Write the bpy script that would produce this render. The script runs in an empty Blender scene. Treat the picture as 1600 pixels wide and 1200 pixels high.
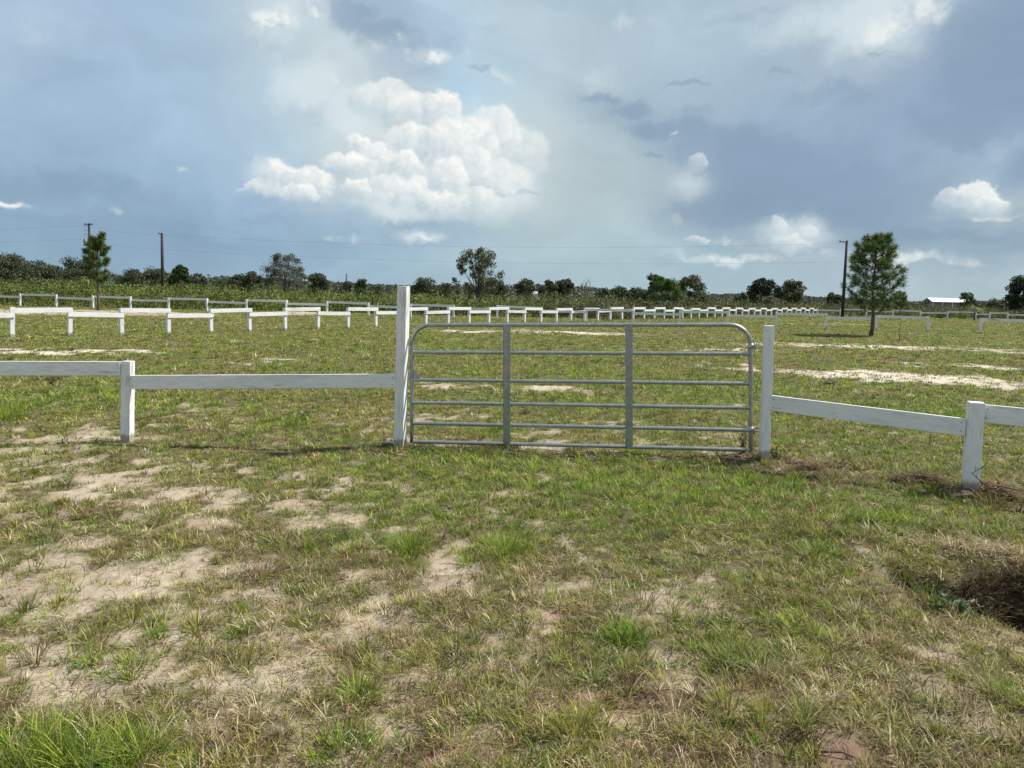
import bpy, bmesh, math, random
import numpy as np
from mathutils import Vector, Matrix, Euler
R = math.radians
scene = bpy.context.scene
COL = scene.collection
# ------------------------------------------------------------------ camera
F = 1156.0                 # focal length in photo pixels (1600 px wide)
CAM_H = 1.6
PITCH, ROLL, SHIFT = 4.0, 1.36, -0.037
cam_d = bpy.data.cameras.new("camera"); cam = bpy.data.objects.new("camera", cam_d); COL.objects.link(cam)
cam_d.sensor_width = 36; cam_d.lens = F/1600*36; cam_d.shift_y = SHIFT
cam_d.clip_start = 0.05; cam_d.clip_end = 8000
CAM_R = Matrix.Rotation(R(90-PITCH), 4, 'X') @ Matrix.Rotation(R(ROLL), 4, 'Z')
cam.matrix_world = Matrix.Translation((0, 0, CAM_H)) @ CAM_R
scene.camera = cam
# ------------------------------------------------------------------ light
SUN_AZ, SUN_EL = R(74), R(52)      # azimuth clockwise from +Y (view direction) towards +X
SKY_STRENGTH = 0.1
EXPOSURE = 0.40
scene.view_settings.view_transform = 'Standard'; scene.view_settings.look = 'None'
scene.view_settings.exposure = EXPOSURE; scene.view_settings.gamma = 1
scene.view_settings.use_curve_mapping = False
sd = bpy.data.lights.new("sun", 'SUN'); sd.energy = 5.0; sd.angle = R(0.5); sd.color = (1, .95, .86)
sun = bpy.data.objects.new("sun", sd); COL.objects.link(sun)
sdir = Vector((math.sin(SUN_AZ)*math.cos(SUN_EL), math.cos(SUN_AZ)*math.cos(SUN_EL), math.sin(SUN_EL)))
sun.rotation_euler = sdir.to_track_quat('Z', 'Y').to_euler()
sun.location = (20, 5, 30)
scene.render.resolution_x = 1024; scene.render.resolution_y = 768
scene.render.engine = 'CYCLES'
scene.cycles.diffuse_bounces = 2; scene.cycles.max_bounces = 4; scene.cycles.transparent_max_bounces = 4

def ray(px, py):
    """direction in the world of the photo pixel (px, py), seen from the camera"""
    d = Vector(((px-800)/F, -(py-600)/F + SHIFT*1600/F, -1))
    return (CAM_R.to_3x3() @ d)
def azel(px, py):
    d = ray(px, py).normalized()
    return math.atan2(d.x, d.y), math.asin(d.z)
def s2l(c):
    return tuple(((v/255)/12.92 if v/255 <= .04045 else ((v/255+.055)/1.055)**2.4) for v in c)

# ------------------------------------------------------------------ world: Nishita sky behind procedural clouds
world = bpy.data.worlds.new("World"); scene.world = world; world.use_nodes = True
nt = world.node_tree; nt.nodes.clear()
def N(t, **k):
    n = nt.nodes.new(t)
    for a, b in k.items(): setattr(n, a, b)
    return n
def put(sock, v):
    if v is None: return
    if isinstance(v, bpy.types.NodeSocket): nt.links.new(v, sock)
    else: sock.default_value = v
def M(op, a, b=None, c=None, clamp=False):
    n = N('ShaderNodeMath', operation=op, use_clamp=clamp)
    put(n.inputs[0], a); put(n.inputs[1], b); put(n.inputs[2], c); return n.outputs[0]
def V(op, a, b=None, out=0, scale=None):
    n = N('ShaderNodeVectorMath', operation=op); put(n.inputs[0], a)
    if b is not None: put(n.inputs[1], b)
    if scale is not None: put(n.inputs['Scale'], scale)
    return n.outputs[out]
def noise(vec, scale, detail=5, rough=.55, dist=0.0, col=False, lac=2.0):
    n = N('ShaderNodeTexNoise', noise_dimensions='2D'); put(n.inputs['Vector'], vec); n.inputs['Scale'].default_value = scale
    n.inputs['Detail'].default_value = detail; n.inputs['Roughness'].default_value = rough
    n.inputs['Distortion'].default_value = dist; n.inputs['Lacunarity'].default_value = lac
    return n.outputs['Color'] if col else n.outputs['Fac']
def smooth(x, a, b):
    n = N('ShaderNodeMapRange', interpolation_type='SMOOTHSTEP'); put(n.inputs[0], x)
    n.inputs[1].default_value = a; n.inputs[2].default_value = b; return n.outputs[0]
def mixc(f, a, b):
    n = N('ShaderNodeMix', data_type='RGBA'); put(n.inputs[0], f); put(n.inputs[6], a); put(n.inputs[7], b); return n.outputs[2]
tc = N('ShaderNodeTexCoord'); sx = N('ShaderNodeSeparateXYZ'); nt.links.new(tc.outputs['Generated'], sx.inputs[0])
AZ = M('ARCTAN2', sx.outputs[0], sx.outputs[1]); EL = M('ARCSINE', sx.outputs[2])
cx = N('ShaderNodeCombineXYZ'); put(cx.inputs[0], AZ); put(cx.inputs[1], EL); P = cx.outputs[0]
w1 = V('SUBTRACT', noise(P, 3.2, 5, .55, col=True), (.5, .5, .5))
w2 = V('SUBTRACT', noise(P, 14, 5, .6, col=True), (.5, .5, .5))
PW = V('ADD', P, V('ADD', V('SCALE', w1, scale=.13), V('SCALE', w2, scale=.035)))
PW = V('MULTIPLY', PW, (1, 1, 0))
PC = V('ADD', P, V('SCALE', w2, scale=.03)); PC = V('MULTIPLY', PC, (1, 1, 0))
def gauss(vec, px, py, rx, ry):
    a, e = azel(px, py)
    v = V('MULTIPLY', V('SUBTRACT', vec, (a, e, 0)), (F/rx, F/ry, 0))
    return M('POWER', .3679, V('DOT_PRODUCT', v, v, out=1))
# broad tones of the cloud sheet: pixel, radii, sRGB
tones = [
 (60,60,150,90,(172,192,213)), (250,120,170,130,(160,185,211)), (120,260,180,80,(154,181,208)), (330,210,110,100,(170,194,216)),
 (60,330,190,45,(126,156,183)), (250,300,160,40,(142,170,196)), (330,370,170,45,(132,160,188)), (80,395,160,35,(150,178,200)),
 (400,100,60,110,(186,205,218)), (480,60,90,60,(208,220,224)), (560,150,110,50,(205,217,222)), (470,190,80,50,(187,205,214)),
 (560,30,60,30,(152,174,197)), (640,90,50,50,(160,180,202)), (700,30,60,40,(182,203,220)), (740,160,50,40,(163,197,222)), (800,90,60,60,(187,205,217)),
 (700,370,150,20,(150,176,198)), (470,335,110,18,(150,177,200)), (560,410,200,30,(160,187,205)), (880,380,120,50,(176,196,204)),
 (900,210,70,110,(182,200,209)), (960,60,110,70,(180,198,212)), (980,290,60,60,(185,201,206)), (870,300,70,60,(190,204,208)), (700,245,110,70,(212,221,222)), (600,215,70,45,(214,222,222)), (810,250,50,60,(205,215,218)), (640,310,80,30,(196,209,215)), (450,290,60,22,(200,212,218)), (1075,270,40,40,(196,208,212)), (1520,310,50,26,(196,205,208)), (1240,370,50,24,(188,202,210)),
 (960,160,80,25,(152,172,192)), (1060,180,90,30,(155,175,196)), (1100,120,110,50,(170,190,207)), (1180,110,80,25,(160,180,199)),
 (1200,240,140,60,(140,161,186)), (1150,310,120,50,(137,160,184)), (1330,290,140,60,(135,158,183)), (1300,180,90,70,(155,176,199)),
 (1400,40,90,60,(196,208,215)), (1280,60,100,50,(180,197,210)), (1530,90,90,90,(142,163,190)), (1450,170,80,50,(145,167,193)), (1560,200,60,50,(138,160,187)),
 (1470,250,70,40,(155,176,196)), (1540,320,80,30,(160,178,192)), (1400,350,120,25,(136,158,181)), (1500,375,110,20,(150,172,190)),
 (1350,410,160,22,(165,185,199)), (1100,410,160,22,(165,188,202)), (850,430,200,22,(170,192,204)), (1450,440,180,18,(172,192,203)), (300,425,200,20,(146,175,199)),(1100,360,70,20,(160,182,197)),
]
csum = None; wsum = None
for (px, py, rx, ry, c) in tones:
    g = gauss(PW, px, py, rx, ry)
    cl = s2l(c)
    cv = V('SCALE', cl, scale=g)
    csum = cv if csum is None else V('ADD', csum, cv)
    wsum = g if wsum is None else M('ADD', wsum, g)
base_c = s2l((172, 188, 204)); eps = .012
csum = V('ADD', csum, tuple(v*eps for v in base_c)); wsum = M('ADD', wsum, eps)
TON = V('SCALE', csum, scale=M('DIVIDE', 1.0, wsum))
# soft streak / billow detail
soft = noise(V('MULTIPLY', PW, (1, 1.9, 1)), 5, 8, .6, .3)
streak = smooth(noise(V('MULTIPLY', P, (1, 3.6, 1)), 4.2, 6, .55, .4), .52, .74)
TON = V('SCALE', TON, scale=M('ADD', .79, M('MULTIPLY', soft, .38)))
TON = V('MULTIPLY', TON, V('ADD', (1, 1, 1), V('SCALE', (-.10, -.07, -.045), scale=streak)))
TON = V('MULTIPLY', TON, (.80, .815, .80))
PS = V('ADD', P, V('ADD', V('SCALE', w1, scale=.05), V('SCALE', w2, scale=.05))); PS = V('MULTIPLY', PS, (1, 1, 0))
def union(vec, lst, k=1.0):
    f = None
    for (px, py, rx, ry, w) in lst:
        g = M('MULTIPLY', gauss(vec, px, py, rx*k, ry*k), w)
        f = g if f is None else M('MAXIMUM', f, g)
    return f
nz = noise(P, 11, 7, .6)
light = [(430,45,50,50,.8), (480,130,70,50,.8), (560,180,70,45,.9), (720,240,110,70,1), (800,290,60,50,.9), (620,300,90,45,.9), (450,285,70,26,.9),
 (1350,40,100,45,.95), (1230,50,80,45,.6), (930,120,70,50,.5), (1080,268,44,36,.6), (1520,312,60,26,.8), (1230,368,60,26,.8), (1560,230,40,30,.5), (60,50,50,60,.4), (1420,405,110,10,.7), (1120,400,110,9,.7), (660,375,70,12,.6)]
LM = smooth(M('ADD', union(PS, light, 1.1), M('MULTIPLY', M('SUBTRACT', nz, .5), .8)), .30, .85)
TON = mixc(M('MULTIPLY', LM, .62), TON, tuple(v*.86 for v in s2l((214, 225, 228)))+(1,))
dark = [(935,152,50,10,.9), (990,165,60,15,.9), (1060,195,80,24,1), (1130,225,100,40,1.1), (1210,260,110,55,1.1), (1310,290,110,45,1), (1150,320,90,30,.9), (1410,310,90,40,.9), (1540,100,75,100,1.1),
 (1480,210,60,40,.9), (1595,250,40,60,.7), (545,25,50,22,.85), (610,55,55,22,.8), (700,55,45,22,.5), (100,285,170,30,.75), (60,330,150,18,.6), (650,354,200,11,.55), (1440,372,150,9,.8), (1260,392,90,5,.6),
 (1180,22,70,12,.55), (1080, 118, 60, 6, .6), (1225, 118, 36, 6, .6), (1370,84,26,5,.7), (818,301,34,6,.8), (1015,233,20,5,.9), (1300,150,90,30,.6), (760,100,30,8,.6), (1080,170,120,14,.6), (400,340,140,14,.5)]
DM = smooth(M('ADD', union(PS, dark, 1.12), M('MULTIPLY', M('SUBTRACT', nz, .5), .75)), .34, .80)
nz2 = noise(PS, 7, 6, .6)
TON = mixc(M('MULTIPLY', DM, M('ADD', .38, M('MULTIPLY', nz2, .42))), TON, tuple(v*.80 for v in s2l((130, 153, 176)))+(1,))
# cumulus heads
cum = [(1140,375,60,10,.5), (1330,395,60,8,.45), (560,372,60,8,.45), (980,40,50,20,.45), (780,120,40,20,.45), (1385,35,50,34,.6), (700,250,85,60,.62), (620,250,60,50,.55), (790,270,55,60,.55), (470,290,60,20,.5),
 (430,35,45,32,.62), (480,15,30,14,.6), (660,82,36,13,.85), (636,62,24,10,.6), (590,70,20,12,.45), (480,165,34,12,.5), (430,150,25,30,.4), (560,125,55,18,.5), (600,150,45,18,.6),
 (1056,212,10,4,.5), (1215,345,10,8,.4), (1455,28,45,30,.6), (1590,225,25,18,.5), (292,266,14,5,.55), (186,332,10,9,.5), (12,316,24,4,.75), (660,374,34,8,.6), (1062,345,10,14,.35),
 (1410,403,60,9,.65), (1510,408,50,7,.55), (1150,402,90,8,.6), (1570,340,60,5,.6), (735,375,20,10,.45), (870,80,22,6,.4)]
fs = None
for (px, py, rx, ry, w) in cum:
    g = M('MULTIPLY', gauss(PC, px, py, rx*1.25, ry*1.25), w*.97)
    fs = g if fs is None else M('MAXIMUM', fs, g)
def vor(vec, scale, det=3):
    n = N('ShaderNodeTexVoronoi', feature='F1', voronoi_dimensions='2D'); put(n.inputs['Vector'], vec); n.inputs['Scale'].default_value = scale
    n.inputs['Detail'].default_value = det; n.inputs['Roughness'].default_value = .55; n.normalize = True
    return n.outputs['Distance']
def puffs(off):
    q = V('ADD', PC, off)
    a = noise(q, 16, 8, .6)
    b = vor(q, 26, 3)
    return M('SUBTRACT', M('ADD', M('MULTIPLY', a, 1.0), .36), M('MULTIPLY', b, .8))
p0 = puffs((0, 0, 0)); p1 = puffs((.005, .010, 0)); 
big0 = noise(PC, 9, 3, .5); big1 = noise(V('ADD', PC, (.012, .022, 0)), 9, 3, .5)
body = M('ADD', fs, M('MULTIPLY', M('SUBTRACT', p0, .58), .78))
CM = M('MULTIPLY', smooth(body, .30, .80), M('ADD', .15, M('MULTIPLY', fs, .95)), clamp=True)
relief = smooth(M('ADD', M('SUBTRACT', p0, p1), M('MULTIPLY', M('SUBTRACT', big0, big1), .9)), -.15, .17)
fine = noise(PC, 60, 4, .6)
rel2 = M('ADD', M('MULTIPLY', relief, .80), M('MULTIPLY', M('SUBTRACT', body, .62), .45))
rel2 = M('ADD', rel2, M('MULTIPLY', M('SUBTRACT', fine, .5), .3), clamp=True)
CC = mixc(rel2, tuple(v*.80 for v in s2l((186, 202, 211)))+(1,), tuple(v*.80 for v in s2l((255, 254, 245)))+(1,))
CLOUD = mixc(CM, TON, CC)
# rounded cumulus heads, back to front: lit from the upper right, fading out at their feet
w3 = V('SUBTRACT', noise(P, 42, 4, .62, col=True), (.5, .5, .5))
PH = V('ADD', V('ADD', P, V('SCALE', w2, scale=.020)), V('SCALE', w3, scale=.022)); PH = V('MULTIPLY', PH, (1, 1, 0))
heads = [(600,160,48,26,.6), (650,185,42,30,.8), (690,178,30,30,.9), (775,205,34,32,.7), (810,245,40,40,.45), (738,228,40,36,.8), (640,226,40,24,.9), (700,235,44,36,.8),
 (565,232,20,17,.95), (590,252,26,26,.9), (780,290,44,36,.5), (740,270,36,34,.7), (545,262,34,20,.95), (632,266,22,22,.95), (605,300,30,26,.6), (645,308,32,26,.75), (700,285,26,34,.85), (690,322,38,22,.85), (745,318,34,24,.7),
 (556,298,19,15,.9), (410,296,34,11,.7), (445,284,34,22,.9), (482,290,36,24,.95), (470,306,30,13,.8),
 (1088,256,13,14,.45), (1496,314,26,16,.55), (1528,306,26,18,.85), (1550,318,20,12,.6), (1214,360,12,14,.5), (1264,366,13,11,.35), (1238,380,26,8,.4), (1088,376,16,6,.5), (655,377,20,6,.4)]
for (px, py, rx, ry, al) in heads:
    a_, e_ = azel(px, py)
    v_ = V('MULTIPLY', V('SUBTRACT', PH, (a_, e_, 0)), (F/(rx*1.22), F/(ry*1.22), 0))
    d2 = V('DOT_PRODUCT', v_, v_, out=1)
    mk = M('MULTIPLY', smooth(d2, 1.12, .62), smooth(V('DOT_PRODUCT', v_, (0, 1, 0), out=1), -1.05, .15))
    sh_ = M('ADD', M('MULTIPLY', V('DOT_PRODUCT', v_, (.30, .62, 0), out=1), .85), M('ADD', .42, M('MULTIPLY', M('SUBTRACT', fine, .5), .9)), clamp=True)
    CLOUD = mixc(M('MULTIPLY', mk, al), CLOUD, mixc(sh_, tuple(v*.80 for v in s2l((178, 196, 208)))+(1,), tuple(v*.80 for v in s2l((255, 254, 247)))+(1,)))
CLOUD = V('SCALE', CLOUD, scale=1/SKY_STRENGTH)
sky = N('ShaderNodeTexSky', sky_type='NISHITA'); sky.sun_disc = False
sky.sun_elevation = SUN_EL; sky.sun_rotation = SUN_AZ
sky.air_density = 1; sky.dust_density = 1.5
FINAL = mixc(.95, sky.outputs[0], CLOUD)
bg = N('ShaderNodeBackground'); put(bg.inputs[0], FINAL); bg.inputs[1].default_value = SKY_STRENGTH
wo = N('ShaderNodeOutputWorld'); nt.links.new(bg.outputs[0], wo.inputs[0])
world.cycles.sampling_method = 'MANUAL'; world.cycles.sample_map_resolution = 512

# ------------------------------------------------------------------ numpy noise
rng = np.random.default_rng(7); random.seed(7)
_T = np.random.default_rng(3).random((256, 256))
def vnoise(x, y):
    xi = np.floor(x).astype(np.int64); yi = np.floor(y).astype(np.int64)
    fx = x-xi; fy = y-yi; fx = fx*fx*(3-2*fx); fy = fy*fy*(3-2*fy)
    a = _T[xi & 255, yi & 255]; b = _T[(xi+1) & 255, yi & 255]; c = _T[xi & 255, (yi+1) & 255]; d = _T[(xi+1) & 255, (yi+1) & 255]
    return (a*(1-fx)+b*fx)*(1-fy)+(c*(1-fx)+d*fx)*fy
def fbm(x, y, scale, octs=4, seed=0, rough=.5):
    x = np.asarray(x, float)/scale+seed*17.3+31.7; y = np.asarray(y, float)/scale+seed*9.1+77.1
    s = 0; a = 1; t = 0
    for o in range(octs):
        s = s+a*vnoise(x, y); t += a; a *= rough
        x, y = x*1.94+y*.37+5.1, y*1.94-x*.37+8.3
    return s/t
def sst(x, a, b):
    t = np.clip((np.asarray(x, float)-a)/(b-a), 0, 1); return t*t*(3-2*t)
def ell(x, y, cx_, cy_, rx, ry, rot=0.0):
    c, s = math.cos(rot), math.sin(rot); dx = x-cx_; dy = y-cy_
    u = (dx*c+dy*s)/rx; v = (-dx*s+dy*c)/ry
    return np.exp(-(u*u+v*v))
def terrain(x, y):
    x = np.asarray(x, float); y = np.asarray(y, float)
    z = .018*np.clip(x, -3.5, 3.2)*(1-sst(y, 10, 18))*sst(y, 3, 6)
    z = z+(fbm(x, y, 2.5, 2, 1)-.5)*.07*(1-.6*sst(y, 8, 40))
    r = np.hypot(x, y)
    fade = 1-sst(r, 14, 40)
    z = z+(fbm(x, y, .32, 4, 2, .6)-.5)*.075*fade
    z = z+(fbm(x, y, 6, 2, 5)-.5)*.14*sst(y, 14, 30)*(1-sst(y, 60, 90))
    z = z-.34*np.minimum(1, 1.6*ell(x, y, 3.03, 3.90, .36, .33, -.5))-.20*np.minimum(1, 1.5*ell(x, y, 2.47, 4.12, .24, .13, -.5))      # ditch
    z = z+.03*ell(x, y, 2.9, 4.45, .5, .2, -.3)
    z = z+.04*ell(x, y, 2.4, 7.15, .5, .2)+.05*ell(x, y, 3.9, 6.3, .5, .3)
    return z
def ground_hit(px, py):
    d = ray(px, py); o = Vector((0, 0, CAM_H)); z = 0.0
    for _ in range(8):
        t = (z-o.z)/d.z; x, y = d.x*t, d.y*t; z = float(terrain(x, y))
    return Vector((x, y, z))
def z_at(px, py, p):
    """height at which the ray of pixel row py passes over ground point p (column near px)"""
    d = ray(px, py); t = p.y/d.y
    return CAM_H+d.z*t
def at_dist(px, dist, z=None):
    d = ray(px, 460); t = dist/d.y; x = d.x*t
    return Vector((x, dist, float(terrain(x, dist)) if z is None else z))

# ------------------------------------------------------------------ object helpers
def tag(o, label=None, cat=None, group=None, kind=None):
    if label: o['label'] = label
    if cat: o['category'] = cat
    if group: o['group'] = group
    if kind: o['kind'] = kind
    return o
def empty(name, loc, rz=0, **k):
    o = bpy.data.objects.new(name, None); COL.objects.link(o); o.location = loc; o.rotation_euler = (0, 0, rz)
    o.empty_display_size = .2
    return tag(o, **k)
class MB:
    def __init__(s): s.v = []; s.f = []; s.m = []
    def add(s, vs, fs, mi=0):
        n = len(s.v); s.v += [tuple(v) for v in vs]; s.f += [tuple(i+n for i in f) for f in fs]; s.m += [mi]*len(fs)
    def box(s, c, size, rot=None, taper=1.0):
        hx, hy, hz = size[0]/2, size[1]/2, size[2]/2; vs = []
        for z in (-1, 1):
            t = taper if z > 0 else 1
            for x, y in ((-1, -1), (1, -1), (1, 1), (-1, 1)):
                p = Vector((x*hx*t, y*hy*t, z*hz))
                if rot: p = rot @ p
                vs.append(p+Vector(c))
        s.add(vs, [(3, 2, 1, 0), (4, 5, 6, 7), (0, 1, 5, 4), (1, 2, 6, 5), (2, 3, 7, 6), (3, 0, 4, 7)])
    def tube(s, pts, rad, n=10, caps=True):
        pts = [Vector(p) for p in pts]
        if not isinstance(rad, (list, tuple)): rad = [rad]*len(pts)
        up = Vector((.13, .31, .94)); vs = []; prev = None
        for i, p in enumerate(pts):
            t = (pts[min(i+1, len(pts)-1)]-pts[max(i-1, 0)]).normalized()
            if prev is None:
                a = t.cross(up if abs(t.dot(up)) < .95 else Vector((1, 0, 0))).normalized()
            else:
                a = (prev-t*prev.dot(t)).normalized()
            b = t.cross(a); prev = a
            for k in range(n):
                an = 2*math.pi*k/n; vs.append(p+(a*math.cos(an)+b*math.sin(an))*rad[i])
        fs = []
        for i in range(len(pts)-1):
            for k in range(n):
                k2 = (k+1) % n; fs.append((i*n+k, i*n+k2, (i+1)*n+k2, (i+1)*n+k))
        if caps: fs.append(tuple(range(n-1, -1, -1))); fs.append(tuple((len(pts)-1)*n+k for k in range(n)))
        s.add(vs, fs)
    def build(s, name, mat, parent=None, smooth=False, bevel=0, loc=None):
        me = bpy.data.meshes.new(name); me.from_pydata(s.v, [], s.f); me.update()
        if smooth: me.polygons.foreach_set('use_smooth', [True]*len(me.polygons))
        o = bpy.data.objects.new(name, me); COL.objects.link(o); me.materials.append(mat)
        if parent: o.parent = parent
        if loc is not None: o.location = loc
        if bevel:
            m = o.modifiers.new('bevel', 'BEVEL'); m.width = bevel; m.segments = 2; m.limit_method = 'ANGLE'
        return o
def raw_mesh(name, verts, quads, tris, mat, cols=None, parent=None, smooth=False, loc=None):
    """fast mesh from numpy: verts (n,3), quads (q,4), tris (t,3), cols (n,3)"""
    me = bpy.data.meshes.new(name)
    nq = 0 if quads is None else len(quads); ntr = 0 if tris is None else len(tris)
    me.vertices.add(len(verts)); me.vertices.foreach_set('co', verts.astype(np.float32).ravel())
    idx = np.concatenate(([quads.ravel()] if nq else [])+([tris.ravel()] if ntr else [])).astype(np.int32)
    me.loops.add(len(idx)); me.loops.foreach_set('vertex_index', idx)
    me.polygons.add(nq+ntr)
    st = np.concatenate([np.arange(nq)*4, nq*4+np.arange(ntr)*3]).astype(np.int32)
    me.polygons.foreach_set('loop_start', st)
    if smooth: me.polygons.foreach_set('use_smooth', np.ones(nq+ntr, bool))
    me.update(calc_edges=True)
    if cols is not None:
        a = me.color_attributes.new('tint', 'FLOAT_COLOR', 'POINT')
        c4 = np.ones((len(verts), 4), np.float32); c4[:, :cols.shape[1]] = cols; a.data.foreach_set('color', c4.ravel())
    me.materials.append(mat)
    o = bpy.data.objects.new(name, me); COL.objects.link(o)
    if parent: o.parent = parent
    if loc is not None: o.location = loc
    return o

# ------------------------------------------------------------------ materials
class MT:
    def __init__(s, name):
        s.m = bpy.data.materials.new(name); s.m.use_nodes = True; s.t = s.m.node_tree; s.b = s.t.nodes['Principled BSDF']
        s.out = s.t.nodes['Material Output']
    def n(s, t, **k):
        n = s.t.nodes.new(t)
        for a, b in k.items(): setattr(n, a, b)
        return n
    def l(s, a, b): s.t.links.new(a, b)
    def coord(s, which='Object', scale=(1, 1, 1)):
        c = s.n('ShaderNodeTexCoord'); m = s.n('ShaderNodeMapping'); m.inputs['Scale'].default_value = scale
        s.l(c.outputs[which], m.inputs[0]); return m.outputs[0]
    def noise(s, vec, scale, detail=5, rough=.6, dist=0):
        n = s.n('ShaderNodeTexNoise'); s.l(vec, n.inputs['Vector']); n.inputs['Scale'].default_value = scale
        n.inputs['Detail'].default_value = detail; n.inputs['Roughness'].default_value = rough; n.inputs['Distortion'].default_value = dist
        return n.outputs['Fac']
    def ramp(s, f, stops):
        r = s.n('ShaderNodeValToRGB'); s.l(f, r.inputs[0]); e = r.color_ramp.elements
        while len(e) < len(stops): e.new(.5)
        for i, (p, c) in enumerate(stops): e[i].position = p; e[i].color = tuple(c)+(1,)
        return r.outputs[0]
    def mix(s, f, a, b, mode='MIX'):
        n = s.n('ShaderNodeMix', data_type='RGBA', blend_type=mode)
        for i, v in ((0, f), (6, a), (7, b)):
            if isinstance(v, bpy.types.NodeSocket): s.l(v, n.inputs[i])
            elif i == 0: n.inputs[0].default_value = v
            else: n.inputs[i].default_value = tuple(v)+(1,)
        return n.outputs[2]
    def bump(s, h, strength=.3, dist=.01):
        b = s.n('ShaderNodeBump'); b.inputs['Strength'].default_value = strength; b.inputs['Distance'].default_value = dist
        s.l(h, b.inputs['Height']); s.l(b.outputs[0], s.b.inputs['Normal'])
    def base(s, c):
        if isinstance(c, bpy.types.NodeSocket): s.l(c, s.b.inputs['Base Color'])
        else: s.b.inputs['Base Color'].default_value = tuple(c)+(1,)
def wood_paint(name, stretch, tone=.80, dirt=False):
    t = MT(name); v = t.coord('Object', stretch)
    oi = t.n('ShaderNodeObjectInfo'); ad = t.n('ShaderNodeVectorMath', operation='ADD'); sc = t.n('ShaderNodeMath', operation='MULTIPLY')
    t.l(oi.outputs['Random'], sc.inputs[0]); sc.inputs[1].default_value = 37
    t.l(v, ad.inputs[0]); t.l(sc.outputs[0], ad.inputs[1]); v = ad.outputs[0]
    a = t.noise(v, 9, 6, .65); b = t.noise(v, 40, 3, .6); c = t.noise(v, 3.2, 4, .7, .5)
    col = t.ramp(a, [(.25, (tone*.72, tone*.74, tone*.76)), (.5, (tone*.93, tone*.94, tone*.95)), (.75, (tone, tone, tone*.985))])
    spots = t.ramp(c, [(.30, (.50, .48, .46)), (.40, (1, 1, 1))])
    col = t.mix(1, col, t.ramp(b, [(.30, (.80, .80, .79)), (.48, (1, 1, 1))]), 'MULTIPLY')
    col = t.mix(1, col, spots, 'MULTIPLY')
    if dirt:     # soil splashed on the foot of the post
        oc = t.n('ShaderNodeTexCoord'); sp = t.n('ShaderNodeSeparateXYZ'); t.l(oc.outputs['Object'], sp.inputs[0])
        mm = t.n('ShaderNodeMath', operation='MULTIPLY_ADD'); t.l(a, mm.inputs[0]); mm.inputs[1].default_value = -.13; t.l(sp.outputs[2], mm.inputs[2])
        col = t.mix(t.ramp(mm.outputs[0], [(.0, (.75, .75, .75)), (.03, (0, 0, 0))]), col, (.23, .18, .12))
    t.base(col); t.b.inputs['Roughness'].default_value = .6
    t.bump(b, .5, .004); return t.m
M_POST = wood_paint('painted_post_wood', (1, 1, .16), dirt=True); M_RAIL = wood_paint('painted_rail_wood', (.16, 1, 1))
M_RAIL_SUNLIT = wood_paint('sunlit_white_rail', (.16, 1, 1), .86)  # same white rail paint, lightened to put the sunlight into its colour
def galv():
    t = MT('galvanised_steel'); v = t.coord()
    a = t.noise(v, 30, 4); b = t.noise(v, 6, 3)
    t.base(t.mix(1, t.ramp(a, [(.3, (.31, .335, .35)), (.7, (.48, .505, .52))]), t.ramp(b, [(.3, (.8, .8, .8)), (.7, (1, 1, 1))]), 'MULTIPLY'))
    t.b.inputs['Metallic'].default_value = .75; t.b.inputs['Roughness'].default_value = .38
    t.bump(a, .08, .002); return t.m
M_GALV = galv()
def leafy(name, trans=.35, rough=.6):
    t = MT(name); a = t.n('ShaderNodeAttribute', attribute_name='tint')
    t.l(a.outputs['Color'], t.b.inputs['Base Color']); t.b.inputs['Roughness'].default_value = rough
    t.b.inputs['Specular IOR Level'].default_value = .3
    tr = t.n('ShaderNodeBsdfTranslucent'); t.l(a.outputs['Color'], tr.inputs[0])
    mx = t.n('ShaderNodeMixShader'); mx.inputs[0].default_value = trans
    t.l(t.b.outputs[0], mx.inputs[1]); t.l(tr.outputs[0], mx.inputs[2]); t.l(mx.outputs[0], t.out.inputs[0]); return t.m
M_GRASS = leafy('grass_blades', .36); M_LEAF = leafy('leaves', .25, .65)
def plain(name, c1, c2, scale=8, rough=.8, stretch=(1, 1, 1), bump=.3, bd=.01, metal=0):
    t = MT(name); v = t.coord('Object', stretch); a = t.noise(v, scale, 6)
    t.base(t.ramp(a, [(.3, c1), (.7, c2)])); t.b.inputs['Roughness'].default_value = rough; t.b.inputs['Metallic'].default_value = metal
    if bump: t.bump(a, bump, bd)
    return t.m
M_RUST = plain('rusty_nail', (.07, .035, .02), (.16, .08, .045), 60, .8, bump=0)
M_BARK = plain('bark', (.05, .038, .03), (.16, .125, .10), 14, .9, (1, 1, .3), .6, .02)
M_BARK_GREY = plain('grey_bark', (.09, .08, .07), (.22, .20, .18), 12, .9, (1, 1, .3))
M_CREO = plain('creosoted_pole_wood', (.02, .016, .013), (.05, .042, .035), 10, .8, (1, 1, .1))
M_WIRE = plain('aluminium_wire', (.10, .105, .11), (.16, .165, .17), 5, .5, bump=0)
M_ROOFW = plain('white_metal_roof', (.78, .78, .78), (.86, .86, .86), 2, .4, bump=0)
M_WALLG = plain('shed_wall_paint', (.30, .31, .30), (.42, .42, .40), 3, .7)
M_RUSTY = plain('dry_stem', (.16, .10, .06), (.32, .22, .14), 20, .9)
M_CERAM = plain('transformer_grey', (.18, .19, .2), (.25, .26, .27), 5, .5, bump=0)
M_SCRAP = plain('scrap_sheet', (.35, .36, .38), (.7, .7, .72), 20, .35, bump=0, metal=.4)

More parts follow.
